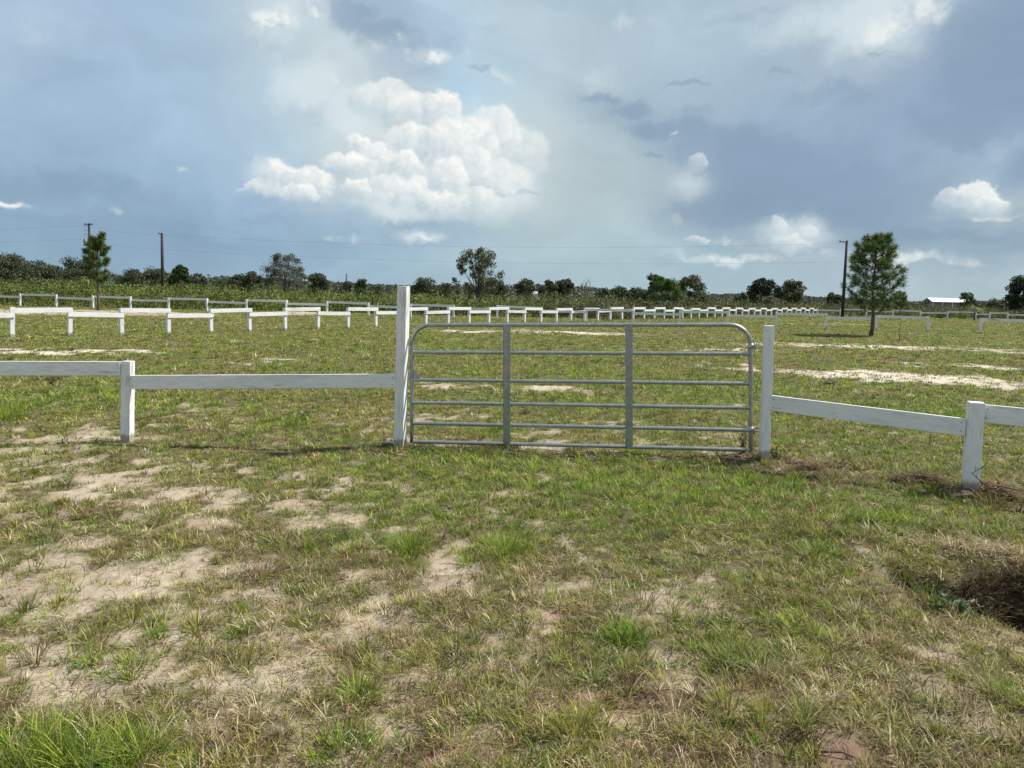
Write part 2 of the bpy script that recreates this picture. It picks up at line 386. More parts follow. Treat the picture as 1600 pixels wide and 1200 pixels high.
# ------------------------------------------------------------------ where the ground is bare, green, reddish
def px_ell(px, py, rx, ry):
    p = ground_hit(px, py); d = p.y
    return (p.x, p.y, rx*d/F, max(ry*d*d/(F*CAM_H), .05))
SAND = [(230,900,190,40,1),(60,905,120,22,.8),(80,990,150,45,.9),(330,960,150,45,.85),(260,1060,200,40,.7),(520,965,80,16,.8),(500,825,60,8,.3), (1020,1120,90,14,.4), (620,1110,70,14,.3), (560,1170,60,12,.4), (150,960,280,70,.6), (100,860,160,30,.5), (380,1080,160,50,.4),(320,815,60,10,.9),
 (330,790,60,6,.6),(400,1110,90,14,.7),(30,800,30,8,.4),(140,745,80,8,.5),(60,690,80,6,.5),(1240,1194,260,10,.9),(700,1186,70,12,.9),(960,1095,140,18,.55),(1130,960,120,16,.45),(1010,950,80,20,.4),
 (880,694,190,7,1.0),(1090,686,90,7,.8),(900,672,80,6,.8),(1000,650,60,5,.5),(1150,645,50,5,.6),(430,566,60,5,.7),(100,549,115,3.6,1.3),(900,520,100,2.2,1.2),(740,517,70,1.8,1),(1390,588,140,9,1.3),(1540,598,90,9,1.2),
 (1500,572,110,3,.7),(1330,541,220,3,.9),(1560,548,80,4,.8),(1150,574,50,2.5,.8),(1120,547,60,3,1),(700,604,80,5,.9),(880,610,70,6,1),(700,652,90,7,.8),(1030,668,60,5,.6),(1130,640,40,4,.6),
 (120,488,200,5,1.2),(470,490,60,3,.9),(400,660,120,14,.45),(330,640,60,8,.4),(620,725,60,6,.4),(160,770,70,6,.5),(1540,915,60,16,.4),(1290,506,120,1.5,.5),(600,505,200,1.2,.3)]
SAND_W = [px_ell(*s[:4])+(s[4],) for s in SAND]
RED = [(120,488,220,7,.45),(960,1100,200,40,.8),(1240,1190,300,20,1),(700,1180,150,20,1),(300,700,200,20,.3),(1400,750,120,11,1.3),(1560,782,80,22,1.4),(1150,722,60,6,1.2),(1470,765,60,12,1.2),(1260,733,50,6,1),(1300,742,60,6,1),(1480,930,80,30,1),(430,1150,100,25,.7),(880,950,120,30,.4),(560,860,60,20,.3)]
RED_W = [px_ell(*s[:4])+(s[4],) for s in RED]
LUSH = [(120,1185,200,38,1.3),(330,1190,90,20,.8),(640,850,30,10,.35),(790,855,40,12,.35),(980,990,28,12,1.2),(370,665,60,12,.3),(450,660,25,6,1),(1400,820,150,22,.8),(900,730,250,16,.6),(1100,760,260,30,.6),
 (245,985,22,6,1.3),(135,1030,18,6,1.1),(10,640,40,14,1),(1330,960,120,22,.5),(1570,1080,40,30,1),(440,930,20,8,.5),(150,620,120,18,.5),(1380,640,180,20,.4),(500,845,120,20,.6),(960,600,300,20,.3)]
LUSH_W = [px_ell(*s[:4])+(s[4],) for s in LUSH]
def field(W, x, y):
    xw = x+(fbm(x, y, .5, 3, 11)-.5)*.5*np.clip(y/5, .6, 4); yw = y+(fbm(x, y, .5, 3, 12)-.5)*.7*np.clip(y/5, .6, 4)
    s = np.zeros_like(x)
    for (a, b, rx, ry, w) in W: s = np.maximum(s, w*ell(xw, yw, a, b, rx*1.1, ry*1.1))
    return s
def cover(x, y):
    """0 bare soil .. 1 closed grass"""
    big = fbm(x, y, 1.6, 4, 21); small = fbm(x, y, .26, 4, 22, .62)
    far = sst(y, 9, 14)
    near_thin = 1-sst(y, 4.2, 6.5)
    left_thin = sst(-x, .2, 2.0)*(1-sst(y, 7.4, 8.6))
    c = .84+.1*far-(.27+.12*sst(-x, -.3, .8))*near_thin-.27*left_thin*(1-near_thin)+(big-.5)*1.1*(1-.2*far)+(small-.5)*(2.3-1.1*far)
    sf = field(SAND_W, x, y); c = c-np.minimum(sf, 1.3)*(.72+.55*far)+field(LUSH_W, x, y)*.6
    c = np.where(y < 9, c+.06*sst(x, -1.2, .3)*sst(y, 3.4, 4.6), c)+.10*far
    return sst(c, -.24, .98)

# ------------------------------------------------------------------ ground
def axis(parts):
    out = [np.array([parts[0][0]])]
    for a, b, n in parts: out.append(np.linspace(a, b, n+1)[1:])
    return np.concatenate(out)
gx = axis([(-4000,-300,8),(-300,-60,24),(-60,-15,60),(-15,-5,120),(-5,5,460),(5,15,120),(15,60,60),(60,300,24),(300,4000,8)])
gy = axis([(-300,-10,10),(-10,1.2,30),(1.2,5,230),(5,9,180),(9,16,140),(16,34,120),(34,70,100),(70,300,40),(300,6000,12)])
GX, GY = np.meshgrid(gx, gy); X = GX.ravel(); Y = GY.ravel(); Z = terrain(X, Y)
cov = cover(X, Y); red = np.clip(field(RED_W, X, Y)+(fbm(X, Y, 1.1, 3, 31)-.5)*.8, 0, 1)
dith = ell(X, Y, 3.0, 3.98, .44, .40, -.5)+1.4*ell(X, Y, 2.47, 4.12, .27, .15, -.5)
nx, ny = len(gx), len(gy); I = np.arange(nx*ny).reshape(ny, nx)
quads = np.stack([I[:-1, :-1], I[:-1, 1:], I[1:, 1:], I[1:, :-1]], -1).reshape(-1, 4)
t = MT('sandy_soil_and_thatch'); at = t.n('ShaderNodeAttribute', attribute_name='tint'); sp = t.n('ShaderNodeSeparateColor'); t.l(at.outputs['Color'], sp.inputs[0])
v = t.coord('Object'); n1 = t.noise(v, 2.2, 8, .7); n2 = t.noise(v, 38, 6, .7); n3 = t.noise(v, 160, 4, .7); n4 = t.noise(v, 9, 8, .75, .6)
sand = t.ramp(n1, [(.3, (.33, .26, .19)), (.55, (.475, .395, .30)), (.75, (.56, .485, .385))])
sand = t.mix(1, sand, t.ramp(n3, [(.30, (.55, .5, .46)), (.45, (1, 1, 1))]), 'MULTIPLY')
sand = t.mix(1, sand, t.ramp(n4, [(.28, (.50, .46, .43)), (.46, (.95, .95, .95)), (.7, (1.05, 1.05, 1.05))]), 'MULTIPLY')
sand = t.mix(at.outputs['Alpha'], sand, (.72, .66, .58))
sand = t.mix(sp.outputs[1], sand, t.ramp(n1, [(.3, (.19, .115, .075)), (.7, (.30, .20, .145))]))
th = t.ramp(n2, [(.33, (.028, .021, .012)), (.5, (.105, .085, .044)), (.70, (.29, .235, .14))])  # thatch colour, darkened to paint in deep shade between the blades
greenish = t.ramp(n4, [(.3, (.055, .055, .018)), (.65, (.14, .15, .04))])
th = t.mix(t.ramp(n1, [(.35, (.2, .2, .2)), (.65, (.75, .75, .75))]), th, greenish)
fm = t.n('ShaderNodeMath', operation='ADD'); t.l(sp.outputs[0], fm.inputs[0]); m2 = t.n('ShaderNodeMath', operation='MULTIPLY_ADD'); t.l(n4, m2.inputs[0]); m2.inputs[1].default_value = 2.4; m2.inputs[2].default_value = -1.2
t.l(m2.outputs[0], fm.inputs[1])
fac = t.ramp(fm.outputs[0], [(.12, (0, 0, 0)), (.78, (1, 1, 1))])
col = t.mix(fac, sand, th)
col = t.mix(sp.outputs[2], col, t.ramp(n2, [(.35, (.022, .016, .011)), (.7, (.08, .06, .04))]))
t.base(col); t.b.inputs['Roughness'].default_value = .95; t.b.inputs['Specular IOR Level'].default_value = .15
ad = t.n('ShaderNodeMath', operation='ADD'); t.l(n2, ad.inputs[0]); t.l(n3, ad.inputs[1]); t.bump(ad.outputs[0], .7, .012)
M_GROUND = t.m
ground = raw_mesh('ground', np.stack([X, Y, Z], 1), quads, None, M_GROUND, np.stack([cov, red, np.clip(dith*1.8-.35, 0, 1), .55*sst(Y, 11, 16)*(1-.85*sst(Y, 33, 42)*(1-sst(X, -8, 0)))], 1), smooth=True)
tag(ground, 'sandy field floor of pale soil, thatch and thin grass reaching the horizon', 'ground', kind='structure')
del GX, GY

# ------------------------------------------------------------------ grass
GREEN = np.array([[.10,.19,.016],[.155,.245,.022],[.22,.29,.028],[.29,.33,.038],[.12,.18,.03]])
OLIVE = np.array([[.19,.215,.028],[.26,.265,.038],[.31,.30,.05],[.16,.18,.03],[.22,.195,.045]])
STRAW = np.array([[.47,.38,.20],[.56,.47,.28],[.36,.27,.14],[.27,.20,.11],[.66,.59,.40]])
BROWN = np.array([[.17,.10,.055],[.23,.13,.075],[.12,.08,.05],[.28,.19,.12],[.2,.15,.10]])
def polar(n, r0, r1, p, half=43):
    u = rng.random(n); e = 2-p
    r = (r0**e+u*(r1**e-r0**e))**(1/e)
    a = (rng.random(n)*2-1)*R(half)
    return r*np.sin(a), r*np.cos(a), r
def blades(x, y, z, az, lean, length, width, col, curve=.5, drop=.8, tipcol=1.12):
    """tapered bent blades, 7 vertices each"""
    n = len(x); dx = np.cos(az); dy = np.sin(az)
    tw = az+np.pi/2+rng.normal(0, .5, n); wx = np.cos(tw); wy = np.sin(tw)
    V_ = np.zeros((n, 7, 3), np.float32); C_ = np.zeros((n, 7, 3), np.float32)
    th = lean.copy(); px_ = x.copy(); py_ = y.copy(); pz_ = z-.004
    seg = length/3
    for k, wf in enumerate((1.0, .9, .6)):
        V_[:, 2*k, 0] = px_-wx*width*wf/2; V_[:, 2*k, 1] = py_-wy*width*wf/2; V_[:, 2*k, 2] = pz_
        V_[:, 2*k+1, 0] = px_+wx*width*wf/2; V_[:, 2*k+1, 1] = py_+wy*width*wf/2; V_[:, 2*k+1, 2] = pz_
        C_[:, 2*k] = col; C_[:, 2*k+1] = col
        px_ = px_+np.sin(th)*dx*seg; py_ = py_+np.sin(th)*dy*seg; pz_ = pz_+np.cos(th)*seg
        th = np.minimum(th+curve*rng.random(n), 1.75)
    V_[:, 6, 0] = px_; V_[:, 6, 1] = py_; V_[:, 6, 2] = np.maximum(pz_, z+.002); C_[:, 6] = np.clip(col*tipcol, 0, .8)
    b = (np.arange(n)*7)[:, None]
    q = np.concatenate([b+np.array([0, 1, 3, 2]), b+np.array([2, 3, 5, 4])])
    tr = b+np.array([4, 5, 6])
    return V_.reshape(-1, 3), q, tr, C_.reshape(-1, 3)
def lod(r, near, k=5.0, p=1.0): return near*np.maximum(1, r/k)**p
class Lawn:
    def __init__(s): s.V = []; s.Q = []; s.T = []; s.C = []; s.n = 0
    def add(s, r):
        v, q, t_, c = r; s.V.append(v); s.Q.append(q+s.n); s.T.append(t_+s.n); s.C.append(c); s.n += len(v)
    def build(s, name, mat, label, cat):
        o = raw_mesh(name, np.concatenate(s.V), np.concatenate(s.Q), np.concatenate(s.T), mat, np.concatenate(s.C))
        return tag(o, label, cat, kind='stuff')
def clear_zone(x, y):
    """keep the water of the ditch free"""
    return ((ell(x, y, 2.95, 3.98, .48, .44, -.5) > .5) & (rng.random(len(x)) < .86)) | ((ell(x, y, 2.47, 4.12, .26, .14, -.5) > .45) & (rng.random(len(x)) < .8))
def pick(pal, n): return pal[rng.integers(0, len(pal), n)]*(.62+.8*rng.random((n, 1)))
lawn = Lawn()
NT = 100000
x, y, r = polar(NT, 1.7, 100, 1.75)
c = cover(x, y); keep = (rng.random(NT) < np.clip(c*1.2-.02, .15, 1)) & ~clear_zone(x, y)
x, y, r, c = x[keep], y[keep], r[keep], c[keep]
lush = np.clip(field(LUSH_W, x, y), 0, 1.3); redf = np.clip(field(RED_W, x, y), 0, 1); gr = fbm(x, y, .9, 4, 41); gr2 = fbm(x, y, 5, 3, 42)
dry = (1-sst(y, 4.0, 5.2))*(1-np.clip(lush, 0, 1))
green_p = np.clip(.06-.20*dry-.22*sst(-x, .2, 2.0)*(1-sst(y, 7.4, 8.6))+(gr-.5)*2.2+lush*.9+(gr2-.5)*.9+.40*sst(y, 4.4, 6.2)+.10*sst(y, 8, 12)-redf*.5, .02, .97)
u = rng.random(len(x)); u2 = rng.random(len(x))
kind = np.where(u < green_p, 0, np.where(u2 < .60-.22*dry, 1, np.where(u2 < .60+.22*(1-.7*sst(y, 9, 15)), 2, 3)))
kind = np.where((redf > rng.random(len(x))*1.2) & (kind != 0), 3, kind)
kind = np.where((kind == 3) & (rng.random(len(x)) < .5*sst(y, 8, 14)), 1, kind)
nb = rng.integers(7, 17, len(x)); nb = np.where(lush > .6, nb+6, nb)
tone = .72+.56*fbm(x, y, .45, 3, 91)[:, None]*1.1
tcol = np.where((kind == 0)[:, None], pick(GREEN, len(x)), np.where((kind == 1)[:, None], pick(OLIVE, len(x)), np.where((kind == 2)[:, None], pick(STRAW, len(x))*.9, pick(BROWN, len(x)))))*tone
ti = np.repeat(np.arange(len(x)), nb); n = len(ti)
trad = lod(r, .022, 4.5, .9)*(.6+.8*rng.random(len(x)))
az = rng.random(n)*2*np.pi; rr = trad[ti]*np.sqrt(rng.random(n))
bx = x[ti]+np.cos(az)*rr; by = y[ti]+np.sin(az)*rr; bz = terrain(bx, by)
hh = (.035+.05*rng.random(len(x))**1.6)*(1+.9*lush)*(1+.15*sst(y, 8, 20)); hh = np.where(lush > .95, hh*1.25, hh); hh = hh*np.where(kind == 3, .8, 1)
L = hh[ti]*(.5+.8*rng.random(n))
lean = np.abs(rng.normal(.15, .35, n))+rr/trad[ti]*.55
colr = tcol[ti]*(.6+.85*rng.random((n, 1)))
mixs = rng.random(n) < .08; colr[mixs] = pick(STRAW, int(mixs.sum()))*.85
lawn.add(blades(bx, by, bz, az+rng.normal(0, .5, n), lean, L, lod(r[ti], .0034, 4.0, .95)*(.6+.8*rng.random(n)), colr))
# coarse clumps that stand above the rest
NC = 3400
x, y, r = polar(NC, 1.9, 30, 1.5); c = cover(x, y)
keep = (rng.random(NC) < .8) & ~clear_zone(x, y); x, y, r = x[keep], y[keep], r[keep]
lush = field(LUSH_W, x, y)
kk = rng.random(len(x)); nb = rng.integers(14, 42, len(x)); ti = np.repeat(np.arange(len(x)), nb); n = len(ti)
tc_ = np.where((kk < .26)[:, None], pick(GREEN, len(x))*.95, np.where((kk < .75)[:, None], pick(OLIVE, len(x))*.85, np.where((kk < .86)[:, None], pick(STRAW, len(x))*.7, pick(BROWN, len(x)))))
az = rng.random(n)*2*np.pi; trad = (.02+.06*rng.random(len(x)))*lod(r, 1, 8, .6); rr = trad[ti]*np.sqrt(rng.random(n))
bx = x[ti]+np.cos(az)*rr; by = y[ti]+np.sin(az)*rr
H = (.05+.085*rng.random(len(x))**2)
lawn.add(blades(bx, by, terrain(bx, by), az+rng.normal(0, .3, n), np.abs(rng.normal(.2, .3, n))+.5*rr/trad[ti], H[ti]*(.45+.8*rng.random(n)), lod(r[ti], .0036, 5, .9)*(.6+.7*rng.random(n)), tc_[ti]*(.75+.5*rng.random((n, 1))), curve=.4))
# tufts seen one by one in the photo
for (px, py, rad, h, nn, pal) in [(640,862,.10,.16,240,0),(790,866,.12,.15,240,0),(735,880,.08,.1,140,0),(980,1000,.07,.09,240,0),(452,668,.10,.13,150,0),(10,655,.2,.2,300,0),(245,992,.055,.035,200,0),(135,1035,.05,.03,160,0),(8,1018,.04,.035,120,0),(372,992,.05,.05,110,0),
     (205,975,.06,.10,90,1),(310,985,.05,.11,80,1),(150,1000,.07,.09,90,1),(410,900,.06,.14,60,3),(90,945,.06,.06,70,1),(1160,1035,.10,.09,200,0),(1280,870,.1,.1,170,0),(1330,650,.14,.1,150,0),(200,1050,.1,.08,150,0),(560,1090,.06,.11,140,0),(1450,740,.12,.12,150,0),(540,1180,.1,.1,200,0),(1140,1110,.08,.1,150,1),(900,1150,.09,.12,150,1)]:
    p = ground_hit(px, py); az = rng.random(nn)*2*np.pi; rr = rad*np.sqrt(rng.random(nn)); bx = p.x+np.cos(az)*rr; by = p.y+np.sin(az)*rr
    cc = pick((GREEN, OLIVE, STRAW, BROWN)[pal], nn)
    if h < .06: cc = np.array([[.17, .27, .03]])*(.7+.5*rng.random((nn, 1)))
    lawn.add(blades(bx, by, terrain(bx, by), az+rng.normal(0, .3, nn), .1+.8*rr/rad, h*(.5+.7*rng.random(nn)), np.full(nn, .0042 if h > .06 else .006), cc, curve=.4))
lawn.build('grass', M_GRASS, 'short patchy green and olive pasture grass growing over the whole field', 'grass')
# straw, thatch and dead stalks lying flat
lit = Lawn(); NL = 300000
x, y, r = polar(NL, 1.7, 40, 1.8); c = cover(x, y)
cl = fbm(x, y, .22, 3, 51); keep = (rng.random(NL) < np.clip((cl-.30)*3.2, .10, 1)*np.clip(.50+c*.9, 0, 1)) & ~clear_zone(x, y); x, y, r = x[keep], y[keep], r[keep]; n = len(x)
redf = field(RED_W, x, y); k = rng.random(n)
colr = np.where((k < .38+redf*.45)[:, None], pick(BROWN, n)*.9, np.where((k < .48+redf*.4)[:, None], pick(OLIVE, n)*.8, pick(STRAW, n)))
lit.add(blades(x, y, terrain(x, y)+.004+.008*rng.random(n), rng.random(n)*2*np.pi, 1.25+.3*rng.random(n), (.02+.06*rng.random(n)**1.5)*np.maximum(1, r/9), lod(r, .0030, 4.5, .95)*(.5+.9*rng.random(n)), colr, curve=.25, tipcol=1.0))
# straw covered bank of the ditch
n = 1500; x = rng.normal(3.05, .25, n); y = 4.62-.35*(x-3.0)+rng.normal(0, .10, n); k = rng.random(n)
lit.add(blades(x, y, terrain(x, y)+.01+.03*rng.random(n), rng.random(n)*2*np.pi, 1.0+.5*rng.random(n), .05+.09*rng.random(n), .003+.002*rng.random(n), np.where((k < .6)[:, None], pick(STRAW, n), pick(BROWN, n)*1.1), curve=.3, tipcol=1.0))
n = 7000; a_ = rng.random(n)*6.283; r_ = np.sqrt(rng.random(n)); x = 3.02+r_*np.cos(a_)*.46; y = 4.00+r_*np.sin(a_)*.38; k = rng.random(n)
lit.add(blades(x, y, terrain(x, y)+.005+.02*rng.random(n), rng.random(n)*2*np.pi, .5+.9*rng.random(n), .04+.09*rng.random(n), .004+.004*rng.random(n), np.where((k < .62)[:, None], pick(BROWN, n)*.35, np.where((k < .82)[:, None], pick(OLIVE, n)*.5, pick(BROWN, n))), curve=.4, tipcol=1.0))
# brown dead thatch raked up along the right fence and at the foot of its posts
A_ = np.array([[G2.x-.1, G2.y-.12], [P3.x, P3.y-.12], [P3.x+.9, P3.y-.75]]) if False else np.array([[2.25, 7.0], [3.95, 6.15], [4.9, 5.5]])
for (n, wd, k0) in ((9000, .16, 0), (6000, .30, 1)):
    t_ = rng.random(n)*2; i_ = t_.astype(int); f_ = (t_-i_)[:, None]; q_ = A_[i_]*(1-f_)+A_[np.minimum(i_+1, 2)]*f_+rng.normal(0, 1, (n, 2))*wd*np.array([1.0, .8])
    keep = fbm(q_[:, 0], q_[:, 1], .35, 3, 81) > .46; q_ = q_[keep]; n = len(q_); k = rng.random(n)
    cc_ = np.where((k < .7)[:, None], pick(BROWN, n)*np.array([1.0, .85, .8])*.8, np.where((k < .85)[:, None], pick(BROWN, n)*.4, pick(STRAW, n)*.8))
    lit.add(blades(q_[:, 0], q_[:, 1], terrain(q_[:, 0], q_[:, 1])+.01+.035*rng.random(n), rng.random(n)*2*np.pi, 1.0+.5*rng.random(n), .04+.08*rng.random(n), .005+.004*rng.random(n), cc_, curve=.3, tipcol=1.0))
lit.build('dry_grass', M_GRASS, 'dead straw and dry grass stalks lying between the living tufts', 'dry grass')
# hanging dark roots and weeds in the ditch wall
p = Vector((2.86, 3.98, 0)); mb = MB()
rim = [(p.x+.17*math.cos(a)*(1+.12*math.sin(3*a)), p.y+.16*math.sin(a), 0) for a in np.linspace(0, 2*math.pi, 28, endpoint=False)]
wz = float(terrain(2.86, 3.98))+.03
mb.add([(a, b, wz) for a, b, _ in rim], [tuple(range(28))])
t = MT('ditch_water'); t.base((.02, .018, .014)); t.b.inputs['Roughness'].default_value = .04; t.bump(t.noise(t.coord(), 14, 3), .05, .01)
tag(mb.build('ditch_water', t.m), 'dark still water lying in the ditch at the right', 'water', kind='structure')

# ------------------------------------------------------------------ fence pieces
def post(parent, p, h, w, mat, lean=(0, 0), rz=0.0, bevel=.004, name='post', depth=.25, wy=None):
    mb = MB(); wy = wy or w
    rings = 6; vs = []; fs = []
    for i in range(rings+1):
        z = -depth+(h+depth)*i/rings
        for sx_, sy_ in ((-1, -1), (1, -1), (1, 1), (-1, 1)):
            j = .0015 if bevel else 0
            vs.append((sx_*w/2+random.uniform(-j, j), sy_*wy/2+random.uniform(-j, j), z))
    for i in range(rings):
        for k in range(4): k2 = (k+1) % 4; fs.append((i*4+k, i*4+k2, i*4+4+k2, i*4+4+k))
    fs.append((3, 2, 1, 0)); n = rings*4; fs.append((n, n+1, n+2, n+3)); mb.add(vs, fs)
    o = mb.build(name, mat, parent, bevel=bevel)
    pl = parent.location if parent else Vector((0, 0, 0))
    o.location = Vector(p)-pl; o.rotation_euler = (lean[0], lean[1], rz); return o
def rail(parent, a, b, h, th, mat, bevel=.003, name='rail', sag=0.0):
    """board whose TOP edge runs from a to b"""
    a = Vector(a); b = Vector(b); d = b-a; L = d.length; n = 8; vs = []; fs = []
    for i in range(n+1):
        x_ = L*i/n; s_ = -sag*math.sin(math.pi*i/n)+(random.uniform(-.0012, .0012) if bevel else 0)
        for yy, zz in ((-th/2, -h), (th/2, -h), (th/2, 0), (-th/2, 0)): vs.append((x_, yy, zz+s_))
    for i in range(n):
        for k in range(4): k2 = (k+1) % 4; fs.append((i*4+k2, i*4+k, i*4+4+k, i*4+4+k2))
    fs.append((0, 1, 2, 3)); fs.append((n*4+3, n*4+2, n*4+1, n*4))
    mb = MB(); mb.add(vs, fs); o = mb.build(name, mat, parent, bevel=bevel)
    rz = math.atan2(d.y, d.x); ry = -math.atan2(d.z, math.hypot(d.x, d.y))
    o.rotation_euler = Euler((0, ry, rz), 'XYZ'); pl = parent.location if parent else Vector((0, 0, 0))
    o.location = a-pl; return o
W_ = .098; RH = .145; RT = .032
def span(parent, pa, za, wa, pb, zb, wb, side=0.0, mat=M_RAIL):
    d = (Vector((pb.x-pa.x, pb.y-pa.y, 0))).normalized(); nrm = Vector((-d.y, d.x, 0))
    a = Vector((pa.x, pa.y, za))+d*(wa/2-.003)+nrm*side; b = Vector((pb.x, pb.y, zb))-d*(wb/2-.003)+nrm*side
    o = rail(parent, a, b, RH, RT, mat)
    L = (b-a).length
    for x_ in (.03, L-.03):
        for z_ in (-.035, -.11):
            mb = MB(); mb.tube([(0, -.0065, 0), (0, 0, 0)], .0048, 8)
            mb.build('nail', M_RUST, o, loc=(x_+random.uniform(-.006, .006), -RT/2+.004, z_))
    return o
# near left fence
P1 = ground_hit(199, 690); PLp = ground_hit(-190, 697); G1 = ground_hit(625, 698)
G2 = ground_hit(1194, 717); P3 = ground_hit(1515, 766)
h1 = z_at(200, 564, P1)-P1.z
fl = empty('board_fence', P1, label='near white one-board fence left of the gate with low rail meeting the tall gate post', cat='fence')
ang = math.atan2(G1.y-P1.y, G1.x-P1.x)
post(fl, P1, h1, W_, M_POST, (0, R(1.2)), ang)
hl = z_at(0, 563, P1)
post(fl, PLp, P1.z+h1-PLp.z, W_, M_POST, (0, 0), ang)
span(fl, PLp, P1.z+h1-.006, W_, P1, P1.z+h1-.004, W_, -.035)
span(fl, P1, z_at(211, 586, P1), W_, G1, z_at(616, 583.5, G1), .104, -.03)
# gate posts
g1 = post(None, G1, z_at(626, 447, G1)-G1.z, .104, M_POST, (0, R(.6)), R(-14), name='gate_post'); tag(g1, 'tall square white gate post at the left end of the metal gate', 'gate post', 'posts of the metal gate')
g2 = post(None, G2, z_at(1193, 508.5, G2)-G2.z, .082, M_POST, (0, R(-.6)), R(-4), name='gate_post'); tag(g2, 'shorter white gate post beside the rounded corner of the metal gate', 'gate post', 'posts of the metal gate')
# near right fence
fr = empty('board_fence', P3, label='near white one-board fence sloping away right of the gate', cat='fence')
ang = math.atan2(P3.y-G2.y, P3.x-G2.x)
post(fr, P3, z_at(1517, 628, P3)-P3.z, .112, M_POST, (0, R(.3)), ang*.55)
P4 = P3+(P3-G2)*1.05; P4.z = float(terrain(P4.x, P4.y))
post(fr, P4, .74, .14, M_POST, (0, 0), ang)
span(fr, G2, z_at(1203, 617, G2), .082, P3, z_at(1503, 655, P3), .112, .0)
span(fr, P3, z_at(1531, 631, P3), .112, P4, z_at(1531, 631, P3)-.01, .14, .02)

# far fences
def far_fence(label, pts, gaps, hi_first, hz, lz, w, side, rmat, name='board_fence', bow=.012):
    e = empty(name, pts[0], label=label, cat='fence')
    for i, p in enumerate(pts):
        d = (pts[min(i+1, len(pts)-1)]-pts[max(i-1, 0)]); an = math.atan2(d.y, d.x)
        post(e, p, hz+random.uniform(-.02, .015), w, M_POST, (random.gauss(0, R(.8)), random.gauss(0, R(.8))), an, bevel=0)
    for i in range(len(pts)-1):
        if i in gaps: continue
        a, b = pts[i], pts[i+1]; d = Vector((b.x-a.x, b.y-a.y, 0)).normalized(); nr = Vector((-d.y, d.x, 0))
        hi = (i % 2 == 0) == hi_first
        z0 = hz+.012 if hi else lz
        A = Vector((a.x, a.y, a.z+z0+random.gauss(0, bow)))-d*w*.5+nr*side; B = Vector((b.x, b.y, b.z+z0+random.gauss(0, bow)))+d*w*.5+nr*side
        rail(e, A, B, .145, .03, rmat, bevel=0)
    return e
def gpt(x, y): return Vector((x, y, float(terrain(x, y))))
YB = ground_hit(107, 524).y; YA = ground_hit(30, 478.5).y
print('gate', G1, G2, 'P1', P1, 'P3', P3, 'YB', YB, 'YA', YA)
ptsB = [gpt(YB*(-.5995+i*.0419), YB*(1+i*.0538)) for i in range(-4, 52)]
far_fence('long bright white zigzag fence in the middle of the field running away to the right', ptsB, (), False, .865, .715, .115, -(.115/2+.012), M_RAIL_SUNLIT)
ptsA = [gpt(YA*(-.666+i*.0539), YA*(1-i*.0081)) for i in range(-3, 22)]
far_fence('grey-white fence along the edge of the scrub, behind the zigzag fence', ptsA, (), False, .86, .70, .11, (.11/2+.012), M_RAIL)
ptsA2 = [gpt(YA*(-.666+i*.0539), YA*(1-i*.0081)) for i in range(22, 26)]
far_fence('short grey-white fence at the right edge of the photo, past the gap', ptsA2, (), True, .86, .70, .11, (.11/2+.012), M_RAIL)
ptsC = [at_dist(px, 84) for px in (1279, 1314.5, 1356, 1397, 1440, 1483, 1527, 1549, 1577, 1606, 1640)]
far_fence('farthest white fence behind the larger pine, low against the scrub', ptsC, (), False, .86, .70, .11, (.11/2+.012), M_RAIL)

# ------------------------------------------------------------------ tubular gate
ga = Vector((0, 0, 0)); YL, YR = 7.74, 7.19
def gate_pt(px, py, Y):
    d = ray(px, py); t = Y/d.y; return Vector((d.x*t, Y, CAM_H+d.z*t))
TL = gate_pt(643.5, 508, YL); BL = gate_pt(643.5, 690, YL); TR = gate_pt(1173, 507.5, YR); BR = gate_pt(1173, 703, YR)
gate = empty('metal_gate', (BL.x, BL.y, float(terrain(BL.x, BL.y))), label='closed galvanised six-bar tubular farm gate between the two white gate posts', cat='gate')
gl = gate.location.copy()
def G(u, v): # u along the width 0..1, v height 0..1
    a = BL.lerp(BR, u); b = TL.lerp(TR, u); return a.lerp(b, v)-gl
gw = (BR-BL).length; gh = (TL-BL).length; rad = .0205
nrm = (BR-BL).cross(TL-BL).normalized()     # points to the camera side
if nrm.y > 0: nrm = -nrm
rc = .20; cu = rc/gw; cv = rc/gh; path = []
path += [G(0, -.01), G(0, .25), G(0, .5), G(0, 1-cv)]
for k in range(1, 10): a = math.pi/2*k/10; path.append(G(cu*(1-math.cos(a)), 1-cv*(1-math.sin(a))))
path += [G(cu, 1)]+[G(u, 1) for u in (.25, .5, .75)]+[G(1-cu, 1)]
for k in range(1, 10): a = math.pi/2*k/10; path.append(G(1-cu*(1-math.sin(a)), 1-cv*(1-math.cos(a))))
path += [G(1, 1-cv), G(1, .5), G(1, .25), G(1, -.03)]
mb = MB(); mb.tube(path, rad, 14); mb.build('frame', M_GALV, gate, True)
vs_ = [(550-508)/182, (593-508)/182, (628.5-508)/182, (661-508)/182]
for v in [1-q for q in vs_]+[.0]:
    mb = MB(); n = 12
    pts = [G(.003+.994*k/n, v)+Vector((0, 0, random.uniform(-.0015, .0015))) for k in range(n+1)]
    mb.tube(pts, rad*(.95), 12, False); mb.build('rail', M_GALV, gate, True)
